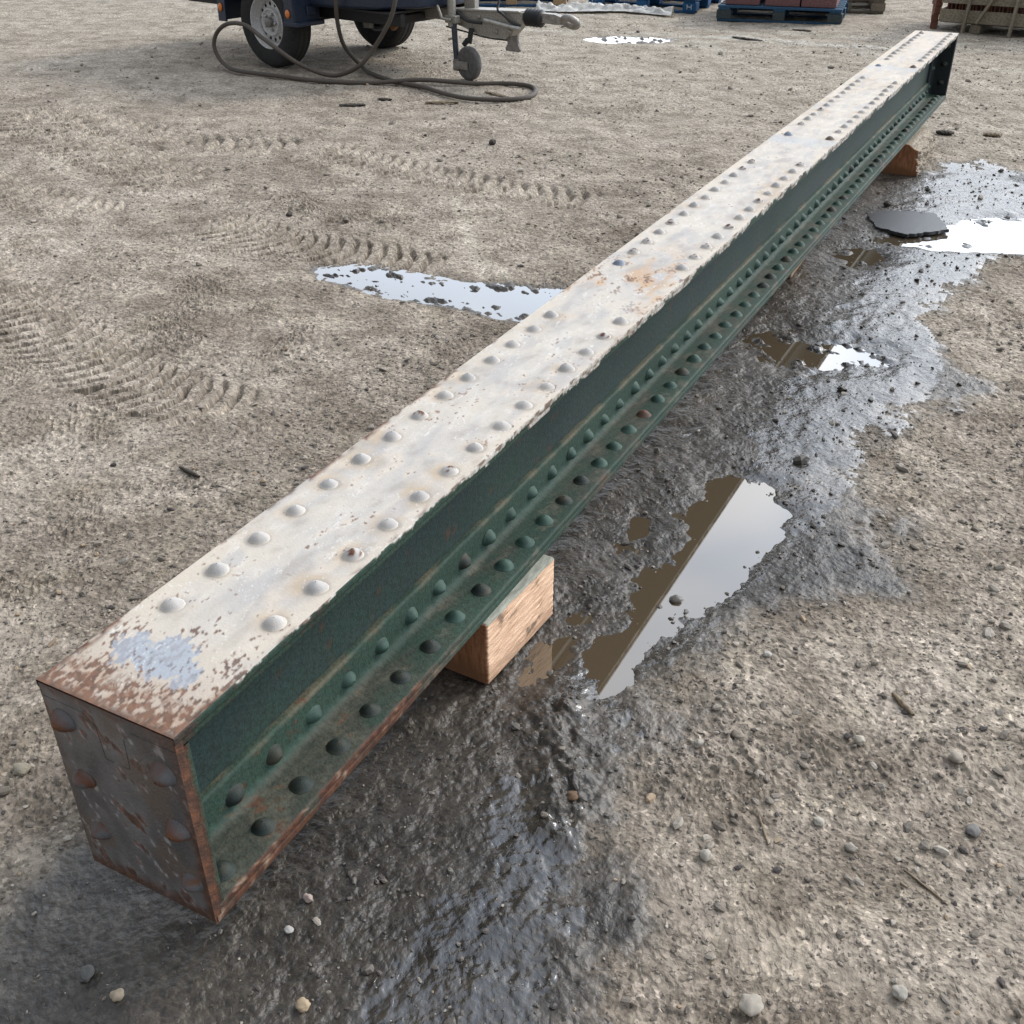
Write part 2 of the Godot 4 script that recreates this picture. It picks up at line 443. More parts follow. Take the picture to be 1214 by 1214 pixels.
func build_ground(mats: Array) -> void:
	var V := PackedVector3Array(); var N := PackedVector3Array(); var C := PackedColorArray(); var U := PackedVector2Array(); var U2 := PackedVector2Array()
	var IX := [PackedInt32Array(), PackedInt32Array(), PackedInt32Array(), PackedInt32Array()]
	for ty in range(-2, 16):
		for tx in range(-14, 6):
			var n := tile_cells(tx, ty)
			var st := TS / n
			var x0 := tx * TS
			var y0 := ty * TS
			var W := n + 3
			var H := PackedFloat32Array(); H.resize(W * W)
			var WT := PackedFloat32Array(); WT.resize(W * W)
			for j in W:
				for i in W:
					H[j * W + i] = ground_h(x0 + (i - 1) * st, y0 + (j - 1) * st)
					WT[j * W + i] = g_wet
			# meet coarser neighbours without gaps
			for e in 4:
				var m := tile_cells(tx + [-1, 1, 0, 0][e], ty + [0, 0, -1, 1][e])
				if m == 0 or m >= n: continue
				var r := n / m
				var o := 1 if e % 2 == 0 else n + 1
				for k in n + 1:
					if k % r == 0: continue
					var k0 := k / r * r
					var f := float(k - k0) / r
					if e < 2: H[(k + 1) * W + o] = lerpf(H[(k0 + 1) * W + o], H[(k0 + r + 1) * W + o], f)
					else: H[o * W + k + 1] = lerpf(H[o * W + k0 + 1], H[o * W + k0 + r + 1], f)
			var base := V.size()
			for j in range(1, n + 2):
				for i in range(1, n + 2):
					var q := j * W + i
					var x := x0 + (i - 1) * st
					var y := y0 + (j - 1) * st
					V.append(Vector3(x, H[q], -y))
					N.append(Vector3(H[q - 1] - H[q + 1], 2.0 * st, H[q + W] - H[q - W]).normalized())
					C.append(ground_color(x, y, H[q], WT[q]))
					var wx := 0.03 * n_mid.get_noise_2d(x * 0.5, y * 0.5 + 50.0)
					U.append(Vector2(x + wx, y - wx) / 0.83)
					U2.append(Vector2(x * 0.8 + y * 0.6 - wx, y * 0.8 - x * 0.6) / 1.37)
			for j in n:
				for i in n:
					var k := base + j * (n + 1) + i
					var w := WT[(j + 1) * W + i + 1]
					w += 0.16 * n_crumb.get_noise_2d(x0 + i * st + 77.0, y0 + j * st)
					var sx := x0 + i * st
					var sy := y0 + j * st
					var s := 0 if w < 0.3 else 1 if w < 0.62 else 2
					if s == 2 and sheen(sx, sy) + 0.3 * n_crumb.get_noise_2d(sx * 0.7 + 7.0, sy * 0.7) + 0.35 * n_mid.get_noise_2d(sx * 1.6, sy * 1.6 + 13.0) > (0.35 if sy < 2.0 else 0.25): s = 3
					IX[s].append_array([k, k + n + 1, k + 1, k + 1, k + n + 1, k + n + 2])
	# the rest of the yard, out to the horizon
	var far := 260.0
	var xa := -14 * TS; var xb := 6 * TS; var ya := -2 * TS; var yb := 16 * TS
	for r in [[-far, -far, far, ya + 0.05], [-far, yb - 0.05, far, far], [-far, ya + 0.05, xa + 0.05, yb - 0.05], [xb - 0.05, ya + 0.05, far, yb - 0.05]]:
		var k := V.size()
		for q in [[r[0], r[1]], [r[2], r[1]], [r[2], r[3]], [r[0], r[3]]]:
			V.append(Vector3(q[0], -0.03, -q[1])); N.append(Vector3.UP); C.append(Color(0.55, 0.49, 0.41))
			U.append(Vector2(q[0], q[1]) / 0.83); U2.append(Vector2(q[0], q[1]) / 1.37)
		IX[0].append_array([k, k + 2, k + 1, k, k + 3, k + 2])
	var m := ArrayMesh.new()
	# every surface keeps only the vertices that it uses
	for s in 4:
		var re := PackedInt32Array(); re.resize(V.size()); re.fill(-1)
		var v := PackedVector3Array(); var nn := PackedVector3Array(); var cc := PackedColorArray(); var u := PackedVector2Array(); var u2 := PackedVector2Array()
		var ids: PackedInt32Array = IX[s]
		if ids.is_empty(): continue
		for a in ids.size():
			var k := ids[a]
			var z := re[k]
			if z < 0:
				z = v.size(); re[k] = z
				v.append(V[k]); nn.append(N[k]); cc.append(C[k]); u.append(U[k]); u2.append(U2[k])
			ids[a] = z
		var arr := []
		arr.resize(Mesh.ARRAY_MAX)
		arr[Mesh.ARRAY_VERTEX] = v; arr[Mesh.ARRAY_NORMAL] = nn; arr[Mesh.ARRAY_COLOR] = cc; arr[Mesh.ARRAY_TEX_UV] = u; arr[Mesh.ARRAY_TEX_UV2] = u2; arr[Mesh.ARRAY_INDEX] = ids
		m.add_surface_from_arrays(Mesh.PRIMITIVE_TRIANGLES, arr)
		m.surface_set_material(m.get_surface_count() - 1, mats[s])
	var o := obj("ground", m, null)
	o.set_meta("kind", "structure")
	tag(o, "muddy gravel yard, dry and tyre-marked, with a wet rut beside the girder", "ground", "", "structure")
	print("ground vertices ", V.size())

func ground_materials() -> Array:
	# one tile of fine grit: colour and relief
	var S := 1024
	var cell := noise(5, 0.055, 1, FastNoiseLite.TYPE_CELLULAR, FastNoiseLite.FRACTAL_NONE)
	cell.cellular_return_type = FastNoiseLite.RETURN_DISTANCE
	cell.cellular_jitter = 1.0
	var a := cell.get_seamless_image(S, S).get_data()
	cell.cellular_return_type = FastNoiseLite.RETURN_CELL_VALUE
	var b := cell.get_seamless_image(S, S).get_data()
	var c2 := noise(6, 0.13, 1, FastNoiseLite.TYPE_CELLULAR, FastNoiseLite.FRACTAL_NONE)
	c2.cellular_return_type = FastNoiseLite.RETURN_CELL_VALUE
	var b2 := c2.get_seamless_image(S, S).get_data()
	var d := noise(7, 0.02, 6).get_seamless_image(S, S).get_data()
	var e := noise(8, 0.05, 4).get_seamless_image(S, S).get_data()
	var hgt := PackedFloat32Array(); hgt.resize(S * S)
	var col := PackedByteArray(); col.resize(S * S * 3)
	for k in S * S:
		var st := float(b[k]) / 255.0
		var dome := 1.0 - float(a[k]) / 255.0
		var isst := 1.0 if st > 0.72 else 0.0
		var soil := d[k] / 255.0
		var fine := e[k] / 255.0
		var grit := b2[k] / 255.0
		var h := 0.62 * soil + 0.25 * fine + 0.10 * grit
		var l := 0.50 + 0.36 * soil + 0.22 * fine + 0.16 * (grit - 0.5)
		if grit > 0.93: l += 0.18
		if grit < 0.06: l -= 0.14
		if isst > 0.0 and dome > 0.45:
			h += 0.5 * (dome - 0.45)
			l = lerpf(l, 0.55 + 1.3 * (st - 0.72), 0.7)
		hgt[k] = h
		var w := clampf(0.76 + 0.72 * (l - 0.76), 0.3, 1.0)
		col[k * 3] = int(w * 255); col[k * 3 + 1] = int(w * 252); col[k * 3 + 2] = int(w * 247)
	var T := ImageTexture.create_from_image(Image.create_from_data(S, S, false, Image.FORMAT_RGB8, col))
	var TH := ImageTexture.create_from_image(Image.create_from_data(S, S, false, Image.FORMAT_RF, hgt.to_byte_array()))
	var T2 := tex(noise(9, 0.012, 5), 512, [0.0, Color(0.74, 0.73, 0.71), 0.5, Color(0.9, 0.9, 0.89), 1.0, Color(1, 1, 1)])
	var out := []
	var set := [["dry_earth", 0.96, 0.25, 1.2], ["damp_earth", 0.78, 0.4, 1.0], ["wet_mud", 0.5, 0.5, 0.6], ["soaked_mud", 0.26, 0.64, 0.28]]
	for q in set:
		var m := StandardMaterial3D.new()
		m.resource_name = q[0]
		m.albedo_color = Color(1, 1, 1)
		m.vertex_color_use_as_albedo = true
		m.albedo_texture = T
		m.roughness = q[1]
		m.metallic_specular = q[2]
		m.heightmap_enabled = true
		m.heightmap_texture = TH
		m.heightmap_scale = q[3]
		m.detail_enabled = true
		m.detail_albedo = T2
		m.detail_blend_mode = BaseMaterial3D.BLEND_MODE_MUL
		m.detail_uv_layer = BaseMaterial3D.DETAIL_UV_2
		out.append(m)
	return out

func build_water() -> void:
	var m := StandardMaterial3D.new()
	m.resource_name = "muddy_water"
	m.albedo_color = lin(0.075, 0.055, 0.034)
	m.roughness = 0.02
	m.metallic_specular = 0.70
	m.clearcoat_enabled = true
	m.clearcoat = 1.0
	m.clearcoat_roughness = 0.02
	var words := ["large puddle of still brown water right of the girder", "shallow brown puddle against the sawn timber block", "small murky puddle in the rut halfway along the girder", "small round puddle beside the dark slab", "bright puddle spreading around the dark slab", "long thin puddle left of the girder", "small bright puddle near the trailer's towing eye and the pallets", "narrow puddle close under the girder's flange"]
	for k in puddles.size():
		var grown := Geometry2D.offset_polygon(puddles[k], 0.07)
		var poly: PackedVector2Array = grown[0]
		var b := MB.new()
		for p in poly:
			b.v.append(Vector3(p.x, WATER + puddle_rise[k] * 0.3, -p.y)); b.c.append(Color.WHITE)
		b.i = Geometry2D.triangulate_polygon(poly)
		var o := obj("water", b.mesh(false), m)
		tag(o, words[k], "puddle", "", "structure")

# ---------------------------------------------------------------- loose stones
func pebble_mesh(s: int, flat: float, cuts := 3) -> ArrayMesh:
	var n := noise(s, 0.9, 2)
	var b := MB.new()
	var sp := SphereMesh.new()
	sp.radial_segments = 5 + cuts * 3 if cuts > 2 else 6
	sp.rings = 2 + cuts * 2 if cuts > 2 else 3
	sp.radius = 0.5; sp.height = 1.0
	var arr := sp.get_mesh_arrays()
	var vv: PackedVector3Array = arr[Mesh.ARRAY_VERTEX]
	for p0 in vv:
		var p := Vector3(p0.y, p0.x, p0.z)
		var q := p * (1.0 + (0.32 if cuts > 2 else 0.5) * n.get_noise_3dv(p * 2.0))
		b.v.append(Vector3(q.x, q.y * flat, q.z * (0.8 + 0.1 * (s % 4))))
		b.c.append(Color.WHITE)
	b.i = arr[Mesh.ARRAY_INDEX]
	return b.mesh(cuts > 2)

func build_gravel(mat_dry: Material, mat_wet: Material) -> void:
	var rng := RandomNumberGenerator.new()
	rng.seed = 11
	var sets := [["gravel", mat_dry, false], ["mud_crumbs", mat_wet, true]]
	for st in sets:
		for var_i in 3:
			var xs: Array[Transform3D] = []
			var cs: Array[Color] = []
			var count := 30000 if not st[2] else 2600
			for k in count:
				var near := rng.randf()
				var x: float; var y: float
				if near < 0.5:
					x = rng.randf_range(-1.3, 1.9); y = rng.randf_range(-0.5, 2.6)
				elif near < 0.8:
					x = rng.randf_range(-3.2, 2.0); y = rng.randf_range(0.6, 5.0)
				else:
					x = rng.randf_range(-6.4, 2.0); y = rng.randf_range(3.0, 10.5)
				if st[2] and near >= 0.5:
					x = rng.randf_range(-0.3, 1.2); y = rng.randf_range(0.0, 6.0)
				if x > -0.02 and x < 0.27 and y > -0.1 and y < 6.6 and rng.randf() < 0.7: continue
				var bunch := n_mid.get_noise_2d(x * 0.8 + 5.0, y * 0.8) + 0.35 * rng.randfn()
				if bunch < -0.25: continue
				var h := ground_h(x, y)
				var w := g_wet
				if h < WATER - 0.002: continue
				if g_trk != 0.0 and rng.randf() < 0.85: continue
				if x < -0.9 and rng.randf() < 0.55: continue
				if st[2] and w < 0.4: continue
				var s := 0.0013 + 0.0026 * pow(rng.randf(), 3.0) + (0.007 * pow(rng.randf(), 22.0))
				if near >= 0.5: s *= 1.35
				if near >= 0.8: s *= 1.5
				if not st[2] and w > 0.5:
					if rng.randf() < 0.82: continue
					s *= 0.75
				s *= 2.0
				var bs := Basis.from_euler(Vector3(rng.randf_range(-0.5, 0.5), rng.randf() * TAU, rng.randf_range(-0.5, 0.5))).scaled_local(Vector3(1.0 + 0.5 * rng.randf(), 0.8 + 0.4 * rng.randf(), 1.0) * s)
				xs.append(Transform3D(bs, Vector3(x, h + s * 0.16, -y)))
				var g := rng.randf()
				var col := Color(0.185, 0.16, 0.132).lerp(Color(0.46, 0.415, 0.355), g * g)
				if rng.randf() < 0.05: col = Color(0.38, 0.29, 0.20)
				if rng.randf() < 0.08: col = Color(0.10, 0.085, 0.08)
				if st[2]: col = Color(0.05, 0.042, 0.034).lerp(Color(0.10, 0.086, 0.072), g)
				cs.append(col)
			var mm := MultiMesh.new()
			mm.transform_format = MultiMesh.TRANSFORM_3D
			mm.use_colors = true
			mm.mesh = pebble_mesh(20 + var_i * 7 + (50 if st[2] else 0), [0.62, 0.75, 0.5][var_i], 1)
			mm.instance_count = xs.size()
			for k in xs.size():
				mm.set_instance_transform(k, xs[k])
				mm.set_instance_color(k, cs[k])
			var o := MultiMeshInstance3D.new()
			o.multimesh = mm
			o.material_override = st[1]
			put(o, st[0], self)
			tag(o, ["rounded grit", "chunky grit", "flat chips of grit"][var_i] + (" of dark wet mud in the rut" if st[2] else " scattered over the yard"), "gravel" if not st[2] else "mud", "", "stuff")

func build_stones(m: Material) -> void:
	# x, along, size, colour, squash, label
	var L := [
		[0.25, 0.19, 0.017, Color(0.42, 0.34, 0.30), 0.85, "round pinkish pebble on wet mud beside the girder's near corner"],
		[0.26, 0.125, 0.013, Color(0.46, 0.45, 0.43), 0.5, "small pale oblong pebble just below the round pinkish one"],
		[0.36, 0.03, 0.020, Color(0.46, 0.36, 0.24), 0.8, "angular tan stone at the bottom edge of the wet mud"],
		[0.10, -0.09, 0.020, Color(0.46, 0.38, 0.28), 0.8, "pale tan stone lying below the girder's rusty end plate"],
		[0.03, -0.085, 0.026, Color(0.13, 0.13, 0.125), 0.6, "dark grey stone left of the pale tan one below the end plate"],
		[0.965, 0.335, 0.036, Color(0.42, 0.38, 0.32), 0.6, "large smooth oval stone on dry gravel at the bottom edge"],
		[0.81, 0.58, 0.021, Color(0.45, 0.42, 0.36), 0.8, "round whitish stone alone on the dry gravel"],
		[0.77, 0.89, 0.024, Color(0.30, 0.26, 0.21), 0.6, "dull brown stone at the edge of the damp ground"],
		[0.71, 0.83, 0.019, Color(0.42, 0.39, 0.34), 0.8, "pale stone beside the dark edge of the wet mud"],
		[0.75, 1.16, 0.016, Color(0.50, 0.48, 0.43), 0.7, "bright white stone on dry ground right of the large puddle"],
		[1.16, 1.02, 0.025, Color(0.38, 0.34, 0.28), 0.7, "smooth buff stone on open gravel far from the girder"],
		[1.215, 0.86, 0.026, Color(0.22, 0.21, 0.20), 0.5, "flat dark grey stone on the open gravel"],
		[1.03, 0.72, 0.021, Color(0.36, 0.33, 0.28), 0.6, "plain grey stone in the middle of the dry gravel"],
		[0.965, 0.75, 0.018, Color(0.44, 0.41, 0.35), 0.8, "cream stone on the crest of a crumbled patch"],
		[0.985, 0.985, 0.021, Color(0.45, 0.41, 0.34), 0.8, "cream stone set in the ragged dry mud crust"],
		[0.50, 1.275, 0.030, Color(0.13, 0.115, 0.10), 0.6, "dark wet stone standing out of the large puddle"],
		[0.475, 1.235, 0.016, Color(0.11, 0.10, 0.085), 0.6, "small dark stone in the puddle next to the bigger wet one"],
		[0.55, 0.59, 0.020, Color(0.16, 0.10, 0.06), 0.7, "reddish brown stone in the churned wet mud"],
		[1.16, 0.47, 0.022, Color(0.42, 0.39, 0.34), 0.7, "pale stone low at the right of the gravel"],
		[-0.40, 0.165, 0.036, Color(0.30, 0.27, 0.21), 0.5, "flat lump of dry clay left of the girder's end plate"],
		[-2.0, 4.95, 0.05, Color(0.075, 0.065, 0.055), 0.7, "dark clod on the dry ground left of the girder"],
		[-2.18, 3.27, 0.026, Color(0.07, 0.06, 0.05), 0.8, "small black clod above the lugged tyre track"],
		[0.30, 4.72, 0.04, Color(0.05, 0.045, 0.04), 0.8, "black lump of mud behind the flat slab"],
	]
	var k := 0
	for q in L:
		var h := ground_h(q[0], q[1])
		if k == 15 or k == 16: h = WATER - 0.006
		var b := pebble_mesh(100 + k * 3, q[4], 5)
		var o := obj("stone", b, m, self, Transform3D(Basis(Vector3.UP, k * 1.3).scaled(Vector3.ONE * q[2] * (0.9 if q[2] > 0.03 else 1.05)), Vector3(q[0], h + q[2] * 0.28, -q[1])))
		var col: Color = q[3]
		var mm: StandardMaterial3D = m.duplicate()
		mm.albedo_color = col.linear_to_srgb()
		if k in [15, 16]: mm.roughness = 0.25
		o.set_surface_override_material(0, mm)
		tag(o, q[5], "stone")
		k += 1

# ---------------------------------------------------------------- the girder
const GW := 0.249
const GH := 0.3704
const GL := 6.587
const TOP := 0.53
var nA: FastNoiseLite
var nB: FastNoiseLite
var nC: FastNoiseLite

func rust(k: float) -> Color:
	return Color(0.060, 0.028, 0.018).lerp(Color(0.165, 0.064, 0.030), clampf(k, 0.0, 1.0))

var top_rows := [PackedFloat32Array(), PackedFloat32Array()]
func rivet_rows() -> void:
	for side in 2:
		var y0: float = [0.2128, 0.2493][side]
		var ys := PackedFloat32Array()
		for k in 14: ys.append(y0 + 0.1 * k)
		for k in range(17, 30): ys.append(y0 + 0.0217 + 0.1 * k)
		ys.append(3.605)
		for k in 12: ys.append([3.806, 3.735][side] + 0.1008 * k)
		ys.append([5.282, 5.312][side])
		for k in 11: ys.append([5.49, 5.52][side] + 0.0985 * k)
		top_rows[side] = ys

func rivet_d(x: float, y: float) -> float:
	var side := 0 if x < 0.13 else 1
	var ys: PackedFloat32Array = top_rows[side]
	var k := ys.bsearch(y)
	var d := 9.0
	var rx: float = [0.048, 0.2135][side] + (0.004 if y > 4.0 else 0.0)
	for q in [k - 1, k]:
		if q >= 0 and q < ys.size(): d = minf(d, Vector2(x - rx, y - ys[q]).length())
	return d

func top_color(p: Vector3, _u := 0.0, _v := 0.0) -> Color:
	var x := p.x
	var y := -p.z
	var a := nA.get_noise_2d(x * 5.0, y * 2.2)           # broad stains
	var b := nB.get_noise_2d(x * 16.0, y * 9.0)          # patches
	var f := nC.get_noise_2d(x * 60.0, y * 45.0)         # specks
	var st := nC.get_noise_2d(x * 95.0 + y * 30.0, y * 42.0 - x * 20.0)
	var c := Color(0.57, 0.515, 0.445).lerp(Color(0.475, 0.45, 0.43), clampf(0.5 + 1.3 * a, 0.0, 1.0))
	c = c.lerp(Color(0.66, 0.62, 0.57), 0.5 * smoothstep(0.0, 0.5, b + 0.15 * st))
	c = c.lerp(Color(0.35, 0.315, 0.28), 0.65 * smoothstep(0.1, 0.7, -b + 0.15 * f + 0.5 * a))
	# cream stain along the two rivet lines and the edges
	var edge := minf(x, GW - x)
	var cream := smoothstep(0.06, 0.0, edge) * 0.35 + smoothstep(0.1, 0.5, a + 0.6 * b) * 0.6
	cream += 0.5 * smoothstep(2.0, 6.0, y)
	c = c.lerp(Color(0.60, 0.47, 0.33), clampf(cream, 0.0, 1.0) * 0.55)
	# dirt gathered round the rivet heads
	var rd := rivet_d(x, y)
	c = c.lerp(Color(0.47, 0.36, 0.24), smoothstep(0.050, 0.022, rd + 0.02 * b) * clampf(0.30 + 1.0 * a + 0.8 * b, 0.0, 0.75))
	c = c.lerp(Color(0.30, 0.27, 0.24), smoothstep(0.026, 0.019, rd) * 0.55)
	# slurry smears and sling rubs
	var sm := nA.get_noise_2d(x * 11.0 + y * 2.0, y * 3.5 - x * 4.0 + 80.0)
	c = c.lerp(Color(0.40, 0.385, 0.385), 0.55 * smoothstep(0.12, 0.5, sm + 0.25 * b))
	# near end: worn through to rust, a blue primer patch
	var e := y + 0.03 * b
	var worn := smoothstep(0.34, 0.05, e)
	c = c.lerp(Color(0.60, 0.52, 0.42), worn * 0.5)
	c = c.lerp(Color(0.36, 0.235, 0.16), clampf(smoothstep(0.16, 0.0, e + 0.05 * a) * (0.65 + 0.9 * b), 0.0, 0.8))
	var rs := 0.0
	rs = maxf(rs, 0.85 * smoothstep(0.50, 0.68, worn * 0.5 + 0.55 * b + 0.6 * st))
	rs = maxf(rs, smoothstep(0.075, 0.02, e + 0.035 * st) * 0.85 * smoothstep(-0.5, 0.1, st + f))
	rs = maxf(rs, smoothstep(0.02, 0.0, y) * 0.9)
	rs = maxf(rs, smoothstep(0.016, 0.002, edge + 0.012 * b) * smoothstep(0.0, 0.35, a + b + 0.3 - 0.3 * y))
	rs = maxf(rs, smoothstep(0.46, 0.52, f + 0.3 * b) * smoothstep(0.12, 0.3, nA.get_noise_2d(x * 6.0 + 9.0, y * 3.0)) * 0.8 * smoothstep(2.2, 0.6, y))
	var blue := 0.0
	var d := Vector2((x - 0.125) / 0.078, (y - 0.112) / 0.045).length()
	blue = smoothstep(0.05, 0.1, 1.0 - d + 0.55 * b + 0.3 * st)
	d = Vector2((x - 0.165) / 0.07, (y - 1.9) / 0.07).length()
	var blue2 := smoothstep(0.1, 0.2, 1.0 - d + 0.9 * b)
	for yy in [3.53, 5.24]:
		blue2 = maxf(blue2, smoothstep(0.0, 0.2, 1.0 - absf(y - yy) / 0.06 + 0.8 * b) * 0.8)
	c = c.lerp(Color(0.33, 0.375, 0.44), blue * 0.82)
	c = c.lerp(Color(0.42, 0.45, 0.48), blue2 * 0.55)
	# rusty streaks in the plain stretch round the splice
	var sp := smoothstep(0.35, 0.0, absf(y - 1.82))
	rs = maxf(rs, sp * smoothstep(0.28, 0.5, b + 0.5 * st) * 0.8)
	c = c.lerp(Color(0.52, 0.30, 0.13), 0.7 * sp * smoothstep(0.05, 0.5, a + 0.5 * b + (0.3 if x > 0.2 else 0.0)))
	c = c.lerp(rust(0.5 + 0.8 * f), clampf(rs, 0.0, 1.0) * (1.0 - 0.75 * blue * smoothstep(-0.35, 0.2, b)))
	# thin scratches
	var sc := absf(nB.get_noise_2d(x * 7.0 + y * 3.0, y * 1.2 - x * 9.0))
	c = c.lerp(Color(0.8, 0.79, 0.77), 0.5 * smoothstep(0.012, 0.0, sc) * (1.0 - rs))
	var fade := 1.0 + 0.05 * f
	return Color(c.r * fade, c.g * fade, c.b * fade)

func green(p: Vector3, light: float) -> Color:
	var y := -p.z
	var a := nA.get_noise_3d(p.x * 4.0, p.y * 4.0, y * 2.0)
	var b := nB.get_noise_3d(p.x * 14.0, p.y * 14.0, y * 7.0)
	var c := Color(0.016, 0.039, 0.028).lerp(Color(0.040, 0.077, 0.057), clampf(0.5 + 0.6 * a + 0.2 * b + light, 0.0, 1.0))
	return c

func edge_color(p: Vector3, _u := 0.0, _v := 0.0) -> Color:
	# the flange's outer edge: white runs over the top rim and peels off the green
	var y := -p.z
	var a := nA.get_noise_2d(y * 5.0, 3.0)
	var b := 0.8 * nB.get_noise_2d(y * 9.0, 7.0) + 0.25 * nC.get_noise_2d(y * 70.0, 3.0)
	var drop := (TOP - p.y) / 0.0265
	var lim := 0.7 + 1.2 * a + 0.9 * b
	if y < 1.0: lim = 0.05 + 0.55 * (a + b) + 0.35 * smoothstep(0.45, 0.95, y)
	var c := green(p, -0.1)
	var w := smoothstep(lim + 0.05, lim - 0.05, drop + 0.25 * nB.get_noise_2d(y * 20.0, p.y * 70.0))
	var chip := Color(0.42, 0.38, 0.32).lerp(Color(0.60, 0.57, 0.52), clampf(0.5 + b * 1.5, 0.0, 1.0))
	c = c.lerp(chip, w)
	c = c.lerp(Color(0.12, 0.075, 0.05), 0.85 * smoothstep(0.12, 0.3, nB.get_noise_2d(y * 18.0 + 60.0, p.y * 40.0)) * w)
	if y < 0.45:
		c = c.lerp(Color(0.055, 0.036, 0.026), 0.8 * smoothstep(0.0, 0.4, nB.get_noise_2d(y * 50.0, p.y * 90.0) + a + 1.2 * smoothstep(0.08, 0.0, y)))
	return c

func low_color(p: Vector3, _u := 0.0, _v := 0.0) -> Color:
	# lower angle and flange: dusty green, bare and rusty towards the near end
	var y := -p.z
	var h := p.y - (TOP - GH)
	var a := nA.get_noise_3d(p.x * 6.0, p.y * 6.0, y * 3.0)
	var b := nB.get_noise_3d(p.x * 18.0, p.y * 18.0, y * 9.0)
	var f := nC.get_noise_3d(p.x * 60.0, p.y * 60.0, y * 40.0)
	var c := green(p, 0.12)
	var flat := smoothstep(0.036, 0.0274, h)
	var dirt := flat * smoothstep(0.1, 0.65, 0.30 + 0.5 * a + 0.5 * b + 0.9 * smoothstep(0.75, 0.1, y))
	c = c.lerp(Color(0.095, 0.082, 0.062).lerp(Color(0.05, 0.045, 0.036), clampf(0.5 + f, 0.0, 1.0)), clampf(dirt, 0.0, 1.0) * 0.62)
	# pale dust on ledges
	c = c.lerp(Color(0.16, 0.16, 0.12), 0.4 * smoothstep(0.2, 0.5, b + 0.5 * f) * flat)
	if h > 0.095: c = c.lerp(Color(0.17, 0.14, 0.09), 0.55 * smoothstep(-0.2, 0.4, a + b))
	if p.x > 0.243:
		var r := smoothstep(0.75, 0.35, y + 0.3 * a) * smoothstep(-0.35, 0.05, b + 0.2)
		r = maxf(r, 0.6 * smoothstep(0.35, 0.55, b + 0.3 * a))
		c = c.lerp(rust(0.35 + 0.9 * f), r)
		c = c.lerp(Color(0.33, 0.27, 0.2), 0.6 * smoothstep(0.3, 0.5, f + 0.4 * b) * smoothstep(0.8, 0.3, y))
	c = c.lerp(rust(0.2 + f), smoothstep(0.5, 0.7, b + 0.6 * f) * smoothstep(1.0, 0.2, y) * 0.7)
	return c

func web_color(p: Vector3, _u := 0.0, _v := 0.0) -> Color:
	var y := -p.z
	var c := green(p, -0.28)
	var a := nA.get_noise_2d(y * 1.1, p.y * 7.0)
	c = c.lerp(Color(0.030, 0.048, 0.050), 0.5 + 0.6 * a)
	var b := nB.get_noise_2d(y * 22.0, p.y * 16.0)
	return c.lerp(rust(0.4), 0.7 * smoothstep(0.46, 0.6, b))

func end_color(p: Vector3, _u := 0.0, _v := 0.0) -> Color:
	var x := p.x
	var h := p.y - (TOP - GH)
	var a := nA.get_noise_2d(x * 7.0, h * 5.0)
	var b := nB.get_noise_2d(x * 22.0 + h * 9.0, h * 13.0)
	var f := nC.get_noise_2d(x * 70.0, h * 40.0)
	var c := Color(0.070, 0.066, 0.066).lerp(Color(0.165, 0.155, 0.152), clampf(0.40 + 0.9 * a + 0.45 * b, 0.0, 1.0))
	c = c.lerp(Color(0.11, 0.082, 0.062), smoothstep(0.0, 0.5, nA.get_noise_2d(x * 8.0 + 30.0, h * 8.0)) * 0.8)
	c = c.lerp(Color(0.40, 0.40, 0.42), 0.6 * smoothstep(0.35, 0.6, b + 0.5 * f))
	var r := smoothstep(0.225, 0.243, x + 0.016 * b)
	r = maxf(r, smoothstep(0.035, 0.008, h + 0.02 * b))
	r = maxf(r, 0.8 * smoothstep(GH - 0.02, GH - 0.006, h + 0.02 * b))
	r = maxf(r, 0.8 * smoothstep(0.14, 0.24, x) * smoothstep(GH - 0.09, GH - 0.02, h + 0.02 * a))
	r = maxf(r, 0.5 * smoothstep(0.02, 0.0, x + 0.01 * b))
	r = maxf(r, smoothstep(0.34, 0.44, b + 0.4 * a) * 0.9)
	return c.lerp(rust(0.05 + 0.9 * f + 0.4 * b), clampf(r * (0.85 + 0.6 * a), 0.0, 1.0))

func strip(b: MB, prof: Array, y0: float, y1: float, ny: int, cf: Callable) -> void:
	# profile points (x, height over the girder's underside) drawn out along the girder
	var base := b.v.size()
	for j in ny + 1:
		var y := lerpf(y0, y1, float(j) / ny)
		for p in prof:
			var q := Vector3(p.x, TOP - GH + p.y, -y)
			b.v.append(q)
			b.c.append(cf.call(q))
	var n := prof.size()
	for j in ny:
		for a in n - 1:
			var k := base + j * n + a
			b.i.append_array([k, k + n, k + 1, k + 1, k + n, k + n + 1])

func dense(pts: Array, step: float) -> Array:
	var out := []
	for k in pts.size() - 1:
		var n := maxi(1, int(ceil((pts[k] as Vector2).distance_to(pts[k + 1]) / step)))
		for s in n: out.append((pts[k] as Vector2).lerp(pts[k + 1], float(s) / n))
	out.append(pts[pts.size() - 1])
	return out

